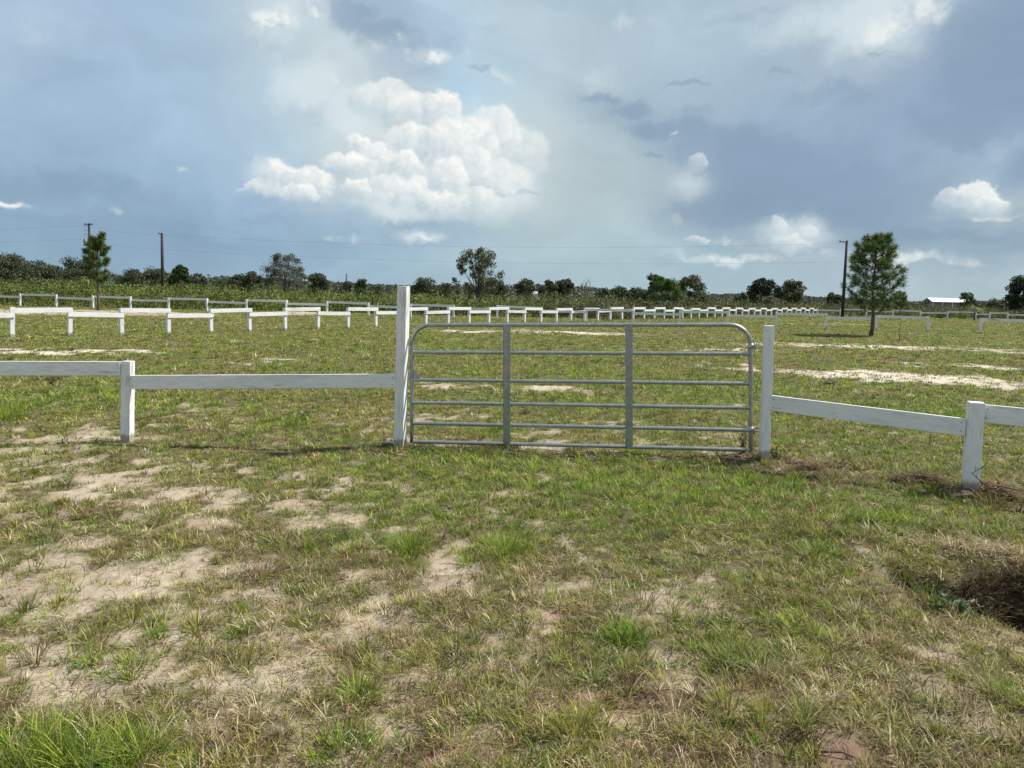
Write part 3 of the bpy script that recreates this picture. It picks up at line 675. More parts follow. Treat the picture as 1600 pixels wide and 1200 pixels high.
for u in (.2965, .6575):
    mb = MB(); dx = (BR-BL).normalized(); up = (TL-BL).normalized()
    # channel stay: a wide strip with a folded lip, seen as two strips
    prof = [(-.036, .0215), (.006, .0215), (.006, .034), (.010, .034), (.010, .0245), (.034, .0245), (.034, .0215), (.038, .0215), (.038, .028), (.013, .028), (.013, .038), (.003, .038), (.003, .025), (-.033, .025), (-.033, .0345), (-.036, .0345)]
    rings = []
    for v in (-.018, .012): pass
    z0, z1 = G(u, -.012), G(u, 1.006)
    for z in (z0, z1): rings += [z+dx*a+nrm*b for a, b in prof]
    m_ = len(prof); fs = [(k, (k+1) % m_, m_+(k+1) % m_, m_+k) for k in range(m_)]
    mb.add(rings, fs); 
    mb.build('upright_stay', M_GALV, gate)
    mb = MB()
    for v in [1-q for q in vs_]+[0, 1]:
        c_ = G(u, v)+dx*.026+nrm*.03
        mb.tube([c_, c_+nrm*.010], .009, 8)
        c_ = G(u, v)-dx*.015+nrm*.03
        mb.tube([c_-nrm*.004, c_+nrm*.004], .007, 8)
    mb.build('bolt', M_GALV, gate)
mb = MB(); a = G(.004, 1-vs_[1]); th = nrm*.004
tri = [a, a+(BR-BL).normalized()*.085, a+(BR-BL).normalized()*.07+Vector((0, 0, .05)), a+(BR-BL).normalized()*.03+Vector((0, 0, .105)), a+Vector((0, 0, .125))]
mb.add([q+th+nrm*.004 for q in tri]+[q-th+nrm*.004 for q in tri], [(0, 1, 2, 3, 4), (9, 8, 7, 6, 5)]+[(k, 5+k, 5+(k+1) % 5, (k+1) % 5) for k in range(5)])
mb.build('latch_plate', M_GALV, gate)
for v in (.83, .165):     # strap hinges with screw eyes into the right post
    c_ = G(1, v); mb = MB(); mb.tube([c_-Vector((0, 0, .028)), c_+Vector((0, 0, .028))], rad+.006, 12)
    dpost = (G2-gl)-c_; dpost.z = 0; L = dpost.length-.04
    dn = dpost.normalized(); mb.tube([c_+dn*.02, c_+dn*L*.5, c_+dn*(L+.03)], .0065, 8)
    mb.tube([c_+dn*.045-Vector((0, 0, .035)), c_+dn*.045+Vector((0, 0, .04))], .008, 8)
    mb.build('hinge', M_GALV, gate, True)
mb = MB()       # chain at the latch side
dl = ((G1-gl)-G(0, .56)); dl.z = 0; L = dl.length
for k in range(7):
    t_ = (k+.5)/7; q = G(0, .60).lerp(G(0, .60)+dl.normalized()*L*.8, t_)+Vector((0, -.012, -.05*math.sin(math.pi*t_)))
    ring = [q+Vector((.014*math.cos(a), .006*math.sin(a)*(k % 2), .008*math.sin(a))) for a in np.linspace(0, 2*math.pi, 9)]
    mb.tube(ring, .0028, 6, False)
mb.build('chain', M_GALV, gate, True)
# bent scrap lying by the left gate post
q = ground_hit(612, 694); mb = MB()
gpts = []
for i in range(4):
    for j in range(3): gpts.append((i*.035-.05, j*.04-.04, .015+.028*math.sin(i*1.3+j)+.012*j))
fs = [(i*3+j, i*3+j+1, i*3+j+4, i*3+j+3) for i in range(3) for j in range(2)]
mb.add(gpts, fs); o = mb.build('scrap_metal', M_SCRAP, None, True, loc=q+Vector((0, -.06, 0)))
m_ = o.modifiers.new('thick', 'SOLIDIFY'); m_.thickness = .003
tag(o, 'crumpled scrap of bright metal lying at the foot of the tall gate post', 'scrap')

# ------------------------------------------------------------------ vegetation builders
def rnd_quads(c, size, aspect=.5, up=0.0):
    """randomly turned leaf quads: centres c (n,3), size (n,) -> verts, quads"""
    n = len(c); a = rng.normal(size=(n, 3)); a[:, 2] += up; a /= np.linalg.norm(a, axis=1)[:, None]
    b = rng.normal(size=(n, 3)); b -= a*(a*b).sum(1)[:, None]; b /= np.linalg.norm(b, axis=1)[:, None]
    s = np.asarray(size)[:, None]; a = a*s/2; b = b*s*aspect/2
    V_ = np.stack([c-a, c-b*1.0+a*.1, c+a, c+b+a*.1], 1).reshape(-1, 3)
    return V_, (np.arange(n)*4)[:, None]+np.arange(4)
def leaf_cols(n, pal, spread=.25, per=4):
    pal = np.array(pal); c = pal[rng.integers(0, len(pal), n)]*(1-spread+2*spread*rng.random((n, 1)))
    return np.repeat(c, per, 0)
DKGREEN = [[.068,.088,.046],[.088,.108,.055],[.055,.070,.04],[.115,.13,.07]]
GREYG = [[.10,.115,.07],[.13,.14,.09],[.08,.09,.055],[.16,.165,.12]]
BRIGHTG = [[.075,.13,.025],[.10,.17,.03],[.06,.10,.02]]
OLIVEG = [[.10,.11,.045],[.075,.085,.035],[.13,.13,.06]]
DEADG = [[.14,.12,.10],[.10,.085,.07]]
def leaf_tree(px, ytop, xl, xr, dist, pal, label, kind='oak_tree', cat='tree', n=2600, leaf=.34, base=.08, gaps=.0, clumps=30, limbs=6, flat=.75, group='trees along the far edge of the field', crown_r=.2, bark=M_BARK_GREY):
    n = int(n*2.3); hor = 441+px*.0238; H = CAM_H+(hor-ytop)/F*dist; Wd = (xr-xl)/F*dist
    p = at_dist((xl+xr)/2, dist, 0.0)
    e = empty(kind, p, label=label, cat=cat, group=group)
    z0 = H*base
    mb = MB(); r0 = .028*H+.02
    lean = random.uniform(-.04, .04)*H
    mb.tube([(0, 0, -.2), (lean*.3, 0, H*.2), (lean*.7, .02, H*.45), (lean, 0, H*.72)], [r0, r0*.8, r0*.55, r0*.2], 7)
    cl = []
    for k in range(clumps):
        a = random.random()*2*math.pi; v = random.random(); zz = z0+(H-z0)*(v**.85)
        f = (zz-z0)/(H-z0)
        prof = math.sqrt(max(0, 1-abs((f-.38)/.66)**2.2))
        rr = Wd/2*prof*(.45+.5*random.random())
        cl.append((rr*math.cos(a)*(1-crown_r*.3), rr*math.sin(a)*.8, zz*(1-crown_r*.25) if f > .75 else zz))
    tops = max(c[2] for c in cl); k_ = (H-crown_r*Wd*.45)/tops
    cl = [(c[0], c[1], c[2]*min(k_, 1.15) if c[2] > H*.5 else c[2]) for c in cl]
    for c_ in random.sample(cl, min(limbs, len(cl))):
        s_ = (lean*.5, 0, H*random.uniform(.15, .4)); mid = ((s_[0]+c_[0])*.5, c_[1]*.5, (s_[2]+c_[2])*.5+.05*H)
        mb.tube([s_, mid, c_], [r0*.26, r0*.16, r0*.05], 5)
    mb.build('trunk', bark, e, True)
    cl = np.array(cl); idx = rng.integers(0, len(cl), n); rad_ = crown_r*Wd*(.55+.7*rng.random(len(cl)))
    d = rng.normal(size=(n, 3)); d /= np.linalg.norm(d, axis=1)[:, None]; d *= (rng.random((n, 1))**.5)*np.array([1, 1, flat])
    c_ = cl[idx]+d*rad_[idx][:, None]; c_[:, 2] = np.maximum(c_[:, 2], .05)
    if gaps:
        g = fbm(c_[:, 0]*3+c_[:, 1]*2, c_[:, 2]*3, Wd*.22, 3, int(px)); c_ = c_[g > np.quantile(g, gaps)]
    v_, q_ = rnd_quads(c_, leaf*(.6+.8*rng.random(len(c_))), .6)
    tone = (.75+.5*rng.random(len(cl)))
    cc = np.array(pal)[rng.integers(0, len(pal), len(c_))]*(.8+.4*rng.random((len(c_), 1)))
    raw_mesh('crown', v_, q_, None, M_LEAF, np.repeat(cc, 4, 0), parent=e)
    return e
def pine(p, H, half, label, prof, n_br, seed, sparse=1.0, needle=.24, nw=.016, name='pine_tree', shoots=(3, 6), cb=.2, upk=.5, per=46):
    rs = random.Random(seed); e = empty(name, p, label=label, cat='pine tree' if H > 3.2 else 'pine sapling')
    tr = MB(); pts = [(.03*H*.3*math.sin(k*1.1), .02*math.cos(k*1.7), -.15+(H*.97+.15)*k/8) for k in range(9)]
    r0 = .018*H+.012; tr.tube(pts, [r0*(1.25 if k == 0 else 1-.85*k/8) for k in range(9)], 8)
    tr.build('trunk', M_BARK, e, True)
    br = MB(); sh = []
    for k in range(n_br):
        f = cb+(.97-cb)*(k+.5)/n_br; z = H*f; a = k*2.4+rs.uniform(-.4, .4); L = half*prof(f)*rs.uniform(.75, 1.08)
        if L < .12: L = .12
        d = Vector((math.cos(a), math.sin(a), 0)); up = upk*rs.uniform(.6, 1.3)
        q = [Vector((0, 0, z))+d*L*t+Vector((0, 0, L*(up*t*.7+.35*t*t))) for t in (0, .35, .7, 1)]
        br.tube(q, [.010*H*.35+.012, .018, .012, .008], 5)
        ns = rs.randint(*shoots)
        sh.append((q[3], (q[3]-q[2]).normalized()))
        for s_ in range(ns):
            t = rs.uniform(.35, .95); b = q[0].lerp(q[3], t)+Vector((0, 0, -.05*L)); sd_ = Vector((rs.gauss(0, 1), rs.gauss(0, 1), rs.gauss(.5, .5)))
            sd_ = (sd_.normalized()+d*.7).normalized(); l2 = L*rs.uniform(.15, .4); en = b+sd_*l2; br.tube([b, b.lerp(en, .5)+Vector((0, 0, .02)), en], [.011, .009, .006], 4); sh.append((en, (sd_+Vector((0, 0, .5))).normalized()))
    for s_ in range(4): sh.append((Vector((rs.gauss(0, .06), rs.gauss(0, .06), H*(.97-.04*s_))), Vector((rs.gauss(0, .3), rs.gauss(0, .3), 1)).normalized()))
    br.build('branches', M_BARK, e, True)
    S = np.array([list(a) for a, b in sh]); D = np.array([list(b) for a, b in sh]); n = int(len(sh)*per*sparse*1.45); idx = rng.integers(0, len(sh), n)
    t = rng.random((n, 1)); st = S[idx]-D[idx]*t*.20
    dr = D[idx]*.75+rng.normal(size=(n, 3))*.75; dr /= np.linalg.norm(dr, axis=1)[:, None]; ln = needle*(.7+.5*rng.random((n, 1)))
    en = st+dr*ln; en[:, 2] -= .02; w = np.cross(dr, rng.normal(size=(n, 3))); w /= np.linalg.norm(w, axis=1)[:, None]; w *= nw/2
    v_ = np.stack([st-w, st+w, en+w*.5, en-w*.5], 1).reshape(-1, 3)
    sc_ = .8+.4*rng.random(len(sh)); pal = np.array([[.08,.14,.035],[.13,.20,.045],[.06,.10,.03],[.19,.26,.07]])
    cc = pal[rng.integers(0, 4, n)]*sc_[idx][:, None]; dead = rng.random(n) < .06; cc[dead] = np.array([.16, .10, .05])
    raw_mesh('needles', v_, (np.arange(n)*4)[:, None]+np.arange(4), None, M_LEAF, np.repeat(cc, 4, 0), parent=e)
    return e
# two young pines and a sapling in the field
pr = ground_hit(1361, 525); HR = z_at(1362, 364, pr)-pr.z
pine(pr, HR*.975, 1.30, 'full round-headed young pine on the right, taller of the two pines, in the open grass',
     lambda f: float(np.interp(f, [.15,.22,.35,.5,.7,.82,.92,1], [.40,.82,1.0,.93,.80,.62,.36,.12])), 56, 5, .95, .25, .017, shoots=(3, 5), cb=.20, upk=.5, per=44)
pl_ = ground_hit(153, 485); HL = z_at(153, 367, pl_)-pl_.z
pine(pl_, HL*.97, .82, 'thin open-branched young pine on the left with a bare lower trunk',
     lambda f: .95 if .45 < f < .8 else (.75 if f <= .45 else .55), 22, 9, 1.0, .26, .024, shoots=(1, 3), cb=.36, upk=.75, per=105)
ps = at_dist(1408, 74); pine(ps, 2.7, 1.05, 'low spreading pine sapling just right of the round-headed pine', lambda f: 1-f*.7, 20, 12, 1, .26, .024, name='pine_sapling', shoots=(1, 3), cb=.3, per=40)

# trees along the skyline, from left to right
FT = [
 (20,397,-40,62,150,DKGREEN,'broad dark oak mass at the left edge of the photo',dict(n=5200,clumps=46,crown_r=.14,leaf=.36)),
 (70,409,40,100,155,DKGREEN,'lower shoulder of dark oak just right of the leftmost oak',dict(n=2600,crown_r=.2)),
 (118,403,88,162,150,DKGREEN,'dark oak standing behind the thin left pine',dict(n=3600,clumps=34,crown_r=.17)),
 (205,421,185,232,150,DKGREEN,'low dark oak between the thin pine and the tall pole',dict(n=2200)),
 (238,419,222,266,158,DKGREEN,'dark oak directly behind the tall dark pole',dict(n=2200)),
 (280,416,263,298,120,[[.045,.075,.022],[.06,.095,.03]],'rounded deeper green tree just right of the tall dark pole',dict(n=2600,clumps=22,base=.05)),
 (308,428,294,324,150,GREYG[:3]+DKGREEN,'small grey green tree right of the rounded green tree',dict(n=1300)),
 (345,437,328,362,165,DKGREEN,'very low dark tree between the poles and the airy grey tree',dict(n=1100)),
 (372,429,357,390,150,DKGREEN,'left of two joined dark trees before the airy grey tree',dict(n=1700)),
 (396,426,380,414,150,DKGREEN,'right of two joined dark trees before the airy grey tree',dict(n=1700)),
 (445,396,408,482,112,GREYG,'large airy grey green round tree left of centre',dict(n=6500,clumps=90,crown_r=.12,leaf=.18,base=.06,limbs=14,gaps=.05)),
 (495,429,472,516,118,GREYG[:3]+DKGREEN,'lower grey tree at the right foot of the airy round tree',dict(n=2400,clumps=26)),
 (541,441,528,552,150,DKGREEN,'tiny dark treetop beneath the thin distant pole',dict(n=800)),
 (562,437,551,576,90,[[.05,.075,.025],[.07,.10,.03]],'small pointed green tree left of the tall gate post',dict(n=1300,leaf=.2)),
 (582,447,572,600,110,DKGREEN,'low bushy tree just left of the tall gate post',dict(n=800)),
 (668,437,642,690,140,DKGREEN,'dark rounded tree just right of the tall gate post',dict(n=2400,clumps=26)),
 (695,443,682,714,150,DKGREEN,'low dark tree between the gate post and the sparse tall tree',dict(n=1000)),
 (745,388,706,786,64,[[.11,.125,.06],[.085,.10,.045],[.14,.15,.08]],'sparse tall tree with see-through crown above the scrub at centre',dict(n=3600,clumps=80,crown_r=.09,leaf=.14,base=.22,limbs=34,flat=1,bark=M_BARK_GREY)),
 (772,435,752,792,120,DKGREEN,'dark tree behind the right side of the sparse tall tree',dict(n=2000)),
 (822,438,804,840,135,DKGREEN,'small domed dark tree right of the sparse tall tree',dict(n=1900)),
 (858,439,843,872,135,GREYG[:3]+DKGREEN,'left of two joined grey green trees right of centre',dict(n=1800)),
 (880,436,864,897,138,GREYG[:3]+DKGREEN,'right of two joined grey green trees right of centre',dict(n=2000)),
 (945,451,928,960,120,DKGREEN,'low dark tree right of the bare dead shrub',dict(n=800)),
 (970,449,951,984,140,DKGREEN,'small dark tree left of the bright green bush',dict(n=1200)),
 (994,450,980,1010,150,DKGREEN,'tiny dark tree touching the left of the dark leaning tree',dict(n=1000)),
 (1018,429,1003,1036,84,DKGREEN,'dark upright tree behind the left side of the bright green bush',dict(n=2200,leaf=.2,base=.1)),
 (1036,432,1008,1064,74,BRIGHTG,'dense bright green bush-like tree reaching the ground behind the gate',dict(n=5200,leaf=.15,base=.0,clumps=44,crown_r=.16)),
 (1078,432,1050,1107,92,GREYG[:3]+OLIVEG,'grey green wide tree just right of the bright green bush',dict(n=3400,clumps=36,leaf=.2,crown_r=.15,limbs=12,gaps=.08)),
 (1158,457,1148,1170,120,DKGREEN,'tiny dark tree left of the round blue green tree',dict(n=700)),
 (1191,435,1169,1213,130,[[.04,.06,.035],[.055,.075,.04]],'round dark blue green tree between gate post and large pine',dict(n=3200,clumps=30)),
 (1222,447,1208,1234,132,GREYG[:3]+DKGREEN,'small grey tree joining the two larger trees left of the large pine',dict(n=1200)),
 (1241,440,1222,1260,125,GREYG[:2]+OLIVEG,'browner rounded tree left of the large pine',dict(n=2600,limbs=12,gaps=.05)),
 (1303,459,1290,1318,125,DKGREEN,'low dark tree beside the right-hand pole',dict(n=1100)),
 (1512,457,1500,1526,160,DKGREEN,'small dark tree rising at the right end of the white roof',dict(n=900)),
 (1556,468,1538,1574,140,DKGREEN,'low dark tree between the white roof and the dark edge tree',dict(n=900)),
 (1600,432,1572,1632,100,[[.03,.045,.025],[.04,.055,.03]],'dense dark tree cut by the right edge of the photo',dict(n=5600,clumps=48,crown_r=.17,base=.02,leaf=.22)),
]
for (px, yt, xl, xr, D, pal, lab, kw) in FT: leaf_tree(px, yt, xl, xr, D, pal, lab, **kw)
# bare dead shrub
def twiggy(p, H, spread, label, name, cat, n=9, r=.02, mat=M_RUSTY, seed=1, sub=3):
    rs = random.Random(seed); mb = MB()
    for k in range(n):
        a = rs.random()*6.28; s = spread*rs.uniform(.2, 1); h = H*rs.uniform(.6, 1)
        q = [Vector((0, 0, -.03)), Vector((s*.3*math.cos(a), s*.3*math.sin(a), h*.45)), Vector((s*math.cos(a+.3), s*math.sin(a+.3), h))]
        mb.tube(q, [r, r*.7, r*.3], 5)
        for j in range(sub):
            t = rs.uniform(.4, .9); b = q[1].lerp(q[2], t); e_ = b+Vector((rs.gauss(0, .5)*spread*.6, rs.gauss(0, .5)*spread*.6, h*rs.uniform(.08, .3))); mb.tube([b, e_], [r*.4, r*.2], 4)
    o = mb.build(name, mat, None, True, loc=p); return tag(o, label, cat)
twiggy(at_dist(916, 100, 0), 3.6, .9, 'bare dead shrub standing above the scrub right of centre', 'dead_shrub', 'shrub', 12, .05, M_BARK_GREY, 3, 6)
twiggy(at_dist(1143, 95, 0), 2.4, .35, 'small bare dead shrub left of the round blue green tree', 'dead_shrub', 'shrub', 6, .04, M_BARK_GREY, 4, 3)
twiggy(ground_hit(1405, 532), .62, .14, 'dry brown weed stalk in the grass right of the large pine', 'dry_weed', 'weed', 7, .008, M_RUSTY, 5, 3)
twiggy(ground_hit(1265, 500), .45, .3, 'dark twiggy weed at the far end of the zigzag fence', 'dry_weed', 'weed', 5, .012, M_RUSTY, 6, 2)
o = twiggy(ground_hit(172, 488), .62, .03, 'thin brown stake standing in the bare soil beside the thin pine', 'stake', 'stake', 2, .018, M_RUSTY, 7, 0)
# far wood and scrub
n = 60000; u = rng.uniform(-1.0, 1.0, n); D = rng.uniform(190, 230, n); 
ppx = 800+F*u; top = np.interp(ppx, [0,100,200,330,420,520,600,680,760,860,960,1060,1120,1180,1260,1320,1400,1500,1570,1600], [26,20,19,15,13,12,9,12,13,13,10,11,6,8,8,6,3,4,7,12])
hh = CAM_H+top*D/F*(.35+1.25*fbm(u*200, D*.4, 7, 4, 71)); c_ = np.stack([u*D, D, hh*rng.random(n)**.5], 1)
v_, q_ = rnd_quads(c_, .7*(.5+rng.random(n)), .6)
tag(raw_mesh('distant_wood', v_, q_, None, M_LEAF, leaf_cols(n, [[.075,.09,.055],[.09,.105,.065],[.06,.075,.05],[.11,.12,.08]])), 'low dark line of woodland along the horizon', 'woodland', kind='stuff')  # leaf colours greyed and lightened, distance haze painted in
def front(u):
    i = (u+.5995)/(.0419-.0538*np.minimum(u, .41)); yb = YB*(1+.0538*i)+1.6
    ya = YA*(1+.0081*0)+1.5
    return np.where(u > .405, 86.5, np.where(u > .12, np.maximum(yb, ya-3), ya))
ns = 9000; u = rng.uniform(-1.05, 1.05, ns); f0 = front(u); dd = f0+rng.random(ns)**1.8*45
hs = (1.02+.28*sst(-u, .1, .6))*(.60+.95*fbm(u*60, dd*.5, 3.4, 4, 61)**1.0)*(.75+.4*rng.random(ns))*(1+.012*(dd-f0))
hs = np.where(dd-f0 < 1.2, hs*.75, hs)*(1-.12*sst(u, .25, .45))*(.9+.25*fbm(u*25, dd*.3, 2.0, 2, 65))
tall = rng.random(ns) < .03; hs = np.where(tall, hs*1.3, hs)
shb = .62+.62*rng.random(ns)*(.6+.8*fbm(u*80, dd, 5, 2, 66))
nl = (30*(1-.55*sst(dd-f0, 4, 20))).astype(int); ti = np.repeat(np.arange(ns), nl); n = len(ti)
zz = rng.random(n)**.75; rr_ = (.16+.32*(1-zz))*rng.random(n)
c_ = np.stack([(u*dd)[ti]+rng.normal(0, 1, n)*(.18+.1*rr_), dd[ti]+rng.normal(0, .25, n), zz*hs[ti]+.02], 1)
v_, q_ = rnd_quads(c_, .18*(.5+1.0*rng.random(n)), .42, up=.8)
pl1 = np.array([[.12,.17,.035],[.17,.215,.042],[.22,.25,.06],[.075,.105,.03]]); pl2 = np.array([[.115,.12,.055],[.085,.085,.045],[.14,.13,.075],[.075,.08,.035]]); pl3 = np.array([[.12,.095,.07],[.085,.07,.05],[.16,.135,.10]])
gl_ = np.clip(.45+1.1*sst(-u, -.15, .45)+(fbm(u*90, dd, 4, 3, 62)-.5)*1.6, 0, 1); w_ = rng.random(ns)
cs = np.where((w_ < gl_)[:, None], pl1[rng.integers(0, 4, ns)], pl2[rng.integers(0, 4, ns)])
lowbrown = (zz < .5)*(np.abs(u-.02) < .16)[ti]*(rng.random(n) < .75)
cc = cs[ti]*shb[ti][:, None]*(.65+.6*rng.random((n, 1))); cc = np.where(lowbrown[:, None] > 0, pl3[rng.integers(0, 3, n)], cc)
tag(raw_mesh('scrub_thicket', v_, q_, None, M_LEAF, np.repeat(cc, 4, 0)), 'waist-high green scrub growing thickly behind the fences', 'scrub', kind='stuff')
# palm-like plant far right
def palm(p, H, label):
    e = empty('small_palm', p, label=label, cat='palm'); mb = MB()
    for k in range(3): mb.tube([(.05*k-.05, 0, -.1), (.09*k-.09, .02, H*.35), (.12*k-.12, 0, H*.62)], [.035, .03, .025], 6)
    mb.build('trunk', M_BARK_GREY, e, True)
    vs = []; qs = []; cs = []
    for k in range(26):
        a = k*2.4; L = .95*random.uniform(.7, 1.1); el = random.uniform(.1, 1.2)
        for s_ in range(9):
            t = s_/8; c_ = Vector((math.cos(a)*L*t*math.cos(el*.5), math.sin(a)*L*t*math.cos(el*.5), H*.62+L*(math.sin(el)*t-.75*t*t)))
            for sg in (-1, 1):
                d = Vector((-math.sin(a)*sg, math.cos(a)*sg, -.5)); tip = c_+d*.22*(1-.5*t); b = c_+Vector((math.cos(a), math.sin(a), 0))*.04
                n_ = len(vs); vs += [c_, b, tip+Vector((0, 0, -.01)), tip]; qs.append((n_, n_+1, n_+2, n_+3)); cs += [[.22, .27, .05]]*4
    raw_mesh('crown', np.array([list(v) for v in vs]), np.array(qs), None, M_LEAF, np.array(cs), parent=e)
palm(at_dist(1525, 80), 2.0, 'small yellow-green palm-like plant behind the far fence at right')

# ------------------------------------------------------------------ poles, wires, far buildings
def pole(px, ytop, D, label, arms=(), lean=0.0, r=.15, extra=None):
    hor = 441+px*.0238; H = CAM_H+(hor-ytop)/F*D; p = at_dist(px, D, 0.0)
    e = empty('utility_pole', p, label=label, cat='utility pole', group='poles of the power line')
    mb = MB(); mb.tube([(0, 0, -.3), (lean*.5, 0, H*.5), (lean, 0, H)], [r*1.1, r*.95, r*.75], 10); mb.build('pole_shaft', M_CREO, e, True)
    for (dz, L, off, ry) in arms:
        mb = MB(); mb.box((lean+off, -.14, H-dz), (L, .09, .11), Matrix.Rotation(ry, 3, 'Y')); mb.build('cross_arm', M_CREO if L > 1 else M_CERAM, e)
        for sx_ in (-1, 1):
            mb = MB(); mb.tube([(lean+off+sx_*L*.42, -.14, H-dz+.05), (lean+off+sx_*L*.42, -.14, H-dz+.24)], [.05, .035], 8); mb.build('insulator', M_CERAM, e, True)
    if extra: extra(e, H, lean)
    return p, H
def transformer(e, H, lean):
    mb = MB(); mb.tube([(-.42, -.1, H-2.9), (-.42, -.1, H-2.85), (-.42, -.1, H-2.05), (-.42, -.1, H-2.0)], [.2, .26, .26, .18], 14); mb.build('transformer', M_CERAM, e, True)
    mb = MB()
    for k in range(3): mb.tube([(-.05, -.1, H-.5-.5*k), (-.4, -.1, H-.3-.5*k), (-.62, -.1, H-.55-.5*k)], [.03, .03, .02], 6)
    mb.build('bracket', M_CERAM, e, True)
pA, HA = pole(141, 350, 96, 'utility pole with equipment rising behind the thin left pine', [(.15, 1.1, 0, 0)], r=.17, extra=transformer)
pB, HB = pole(254.5, 365, 88, 'tall plain dark utility pole standing alone left of centre', [(.1, .5, -.12, 0)], -.05, r=.19)
pC, HC = pole(1318, 377, 78, 'dark utility pole just left of the round-headed pine', [(.15, .9, -.4, 0)], .05, r=.16)
pole(541, 428, 230, 'thin distant pole above the treetops left of the gate', (), r=.2)
pole(203, 424, 200, 'faint distant pole between the thin pine and the tall pole', (), r=.12)
def wire(a, b, sag, label, r=.007):
    mb = MB(); pts = []
    for k in range(25):
        t = k/24; q = a.lerp(b, t); q.z -= sag*4*t*(1-t); pts.append(q-a)
    mb.tube(pts, r, 5); o = mb.build('power_line', M_WIRE, None, True, loc=a); return tag(o, label, 'power line', 'wires of the power line')
up = lambda p, z: Vector((p.x, p.y, z))
wire(up(pB, HB-.2), up(pC, HC-.25), .9, 'upper thin wire crossing the sky between the two plain poles')
wire(up(pB, HB-1.9), up(pC, HC-2.2), .8, 'lower thin wire crossing the sky between the two plain poles')
wire(up(pA, HA-.3), up(pB, HB-.2), .3, 'upper short wire between the two poles on the left')
wire(up(pA, HA-2.0), up(pB, HB-1.9), .3, 'lower short wire between the two poles on the left')
far_l = at_dist(-500, 118, 0)
wire(up(far_l, HA-.3), up(pA, HA-.3), .8, 'upper wire leaving the left edge from the pole with equipment')
wire(up(far_l, HA-2.0), up(pA, HA-2.0), .8, 'lower wire leaving the left edge from the pole with equipment')
def barn(px0, px1, ytop, yeave, D, label, name, cat):
    hor = 441+(px0+px1)/2*.0238; a = at_dist(px0, D, 0); b = at_dist(px1, D, 0); w = b.x-a.x; zr = CAM_H+(hor-ytop)/F*D; ze = CAM_H+(hor-yeave)/F*D; ze = min(ze, zr-.35)
    e = empty(name, ((a.x+b.x)/2, D, 0), label=label, cat=cat); dep = w*.45
    mb = MB(); th = .08
    for s_ in (-1, 1):
        mb.add([(-w/2, s_*dep/2, ze), (w/2, s_*dep/2, ze), (w/2, 0, zr), (-w/2, 0, zr), (-w/2, s_*dep/2, ze-th), (w/2, s_*dep/2, ze-th), (w/2, 0, zr-th), (-w/2, 0, zr-th)],
               [(0, 1, 2, 3), (7, 6, 5, 4), (0, 4, 5, 1), (1, 5, 6, 2), (3, 7, 4, 0)])
    mb.build('roof', M_ROOFW, e)
    mb = MB(); mb.box((w*.02, dep*.12, ze/2-.03), (w*.9, dep*.5, ze)); mb.build('wall', M_WALLG, e)
    for k in range(5):
        mb = MB(); mb.box((-w*.46+w*.92*k/4, -dep*.42, ze/2-.03), (.15, .15, ze-.1)); mb.build('post', M_ROOFW, e)
barn(1449, 1515, 466, 472, 190, 'long low shed with a bright white metal roof at the right', 'shed', 'shed')
barn(829, 840, 455.5, 459, 150, 'tiny white roofed hut seen through the scrub right of centre', 'hut', 'hut')
q = at_dist(1283, 100, 0); mb = MB(); z = CAM_H+(471.5-466)/F*100
mb.box((-.7, 0, z/2), (.07, .07, z)); mb.box((.7, 0, z/2), (.07, .07, z)); mb.box((0, 0, z-.035), (1.33, .06, .07)); mb.box((0, 0, z-.5), (1.33, .05, .05))
tag(mb.build('pipe_frame', M_CERAM, None, loc=q), 'thin pipe frame standing in the scrub left of the right-hand pole', 'frame')

# ------------------------------------------------------------------ small things near the gate
def weed(p, H, spread, n, label, pal, leaf=.03, cat='weed', name='weed', seed=3):
    rs = random.Random(seed); e = empty(name, p, label=label, cat=cat); mb = MB(); C_ = []
    for k in range(n):
        a = rs.random()*6.28; s = spread*rs.uniform(.1, 1); h = H*rs.uniform(.5, 1); q = [Vector((0, 0, -.02)), Vector((s*.4*math.cos(a), s*.4*math.sin(a), h*.5)), Vector((s*math.cos(a), s*math.sin(a), h))]
        mb.tube(q, [.004, .003, .0015], 4)
        for j in range(14):
            t = rs.random(); b = q[1].lerp(q[2], t) if rs.random() < .7 else q[0].lerp(q[1], t); C_.append([b.x+rs.gauss(0, .012), b.y+rs.gauss(0, .012), b.z+rs.gauss(0, .008)])
    mb.build('stem', M_RUSTY, e, True); C_ = np.array(C_); v_, q_ = rnd_quads(C_, np.full(len(C_), leaf)*(.6+.7*rng.random(len(C_))), .5)
    raw_mesh('foliage', v_, q_, None, M_LEAF, leaf_cols(len(C_), pal), parent=e); return e
weed(ground_hit(1160, 712), .26, .09, 14, 'small leafy dark weed at the foot of the gate near its hinged corner', DKGREEN, .028)
weed(ground_hit(1212, 716), .12, .12, 10, 'low leafy weed at the foot of the short gate post', BRIGHTG, .03, seed=8)
weed(ground_hit(1462, 952), .08, .12, 8, 'broad-leaved low green weed on the rim of the ditch', BRIGHTG, .026, seed=9)
weed(ground_hit(1500, 940), .08, .12, 9, 'pale broad-leaved weed on the dark wall of the ditch', [[.14,.20,.10],[.22,.28,.17]], .032, seed=11)
weed(ground_hit(80, 603), .28, .2, 16, 'bushy dark green weed behind the left fence rail', DKGREEN+BRIGHTG, .03, seed=12)
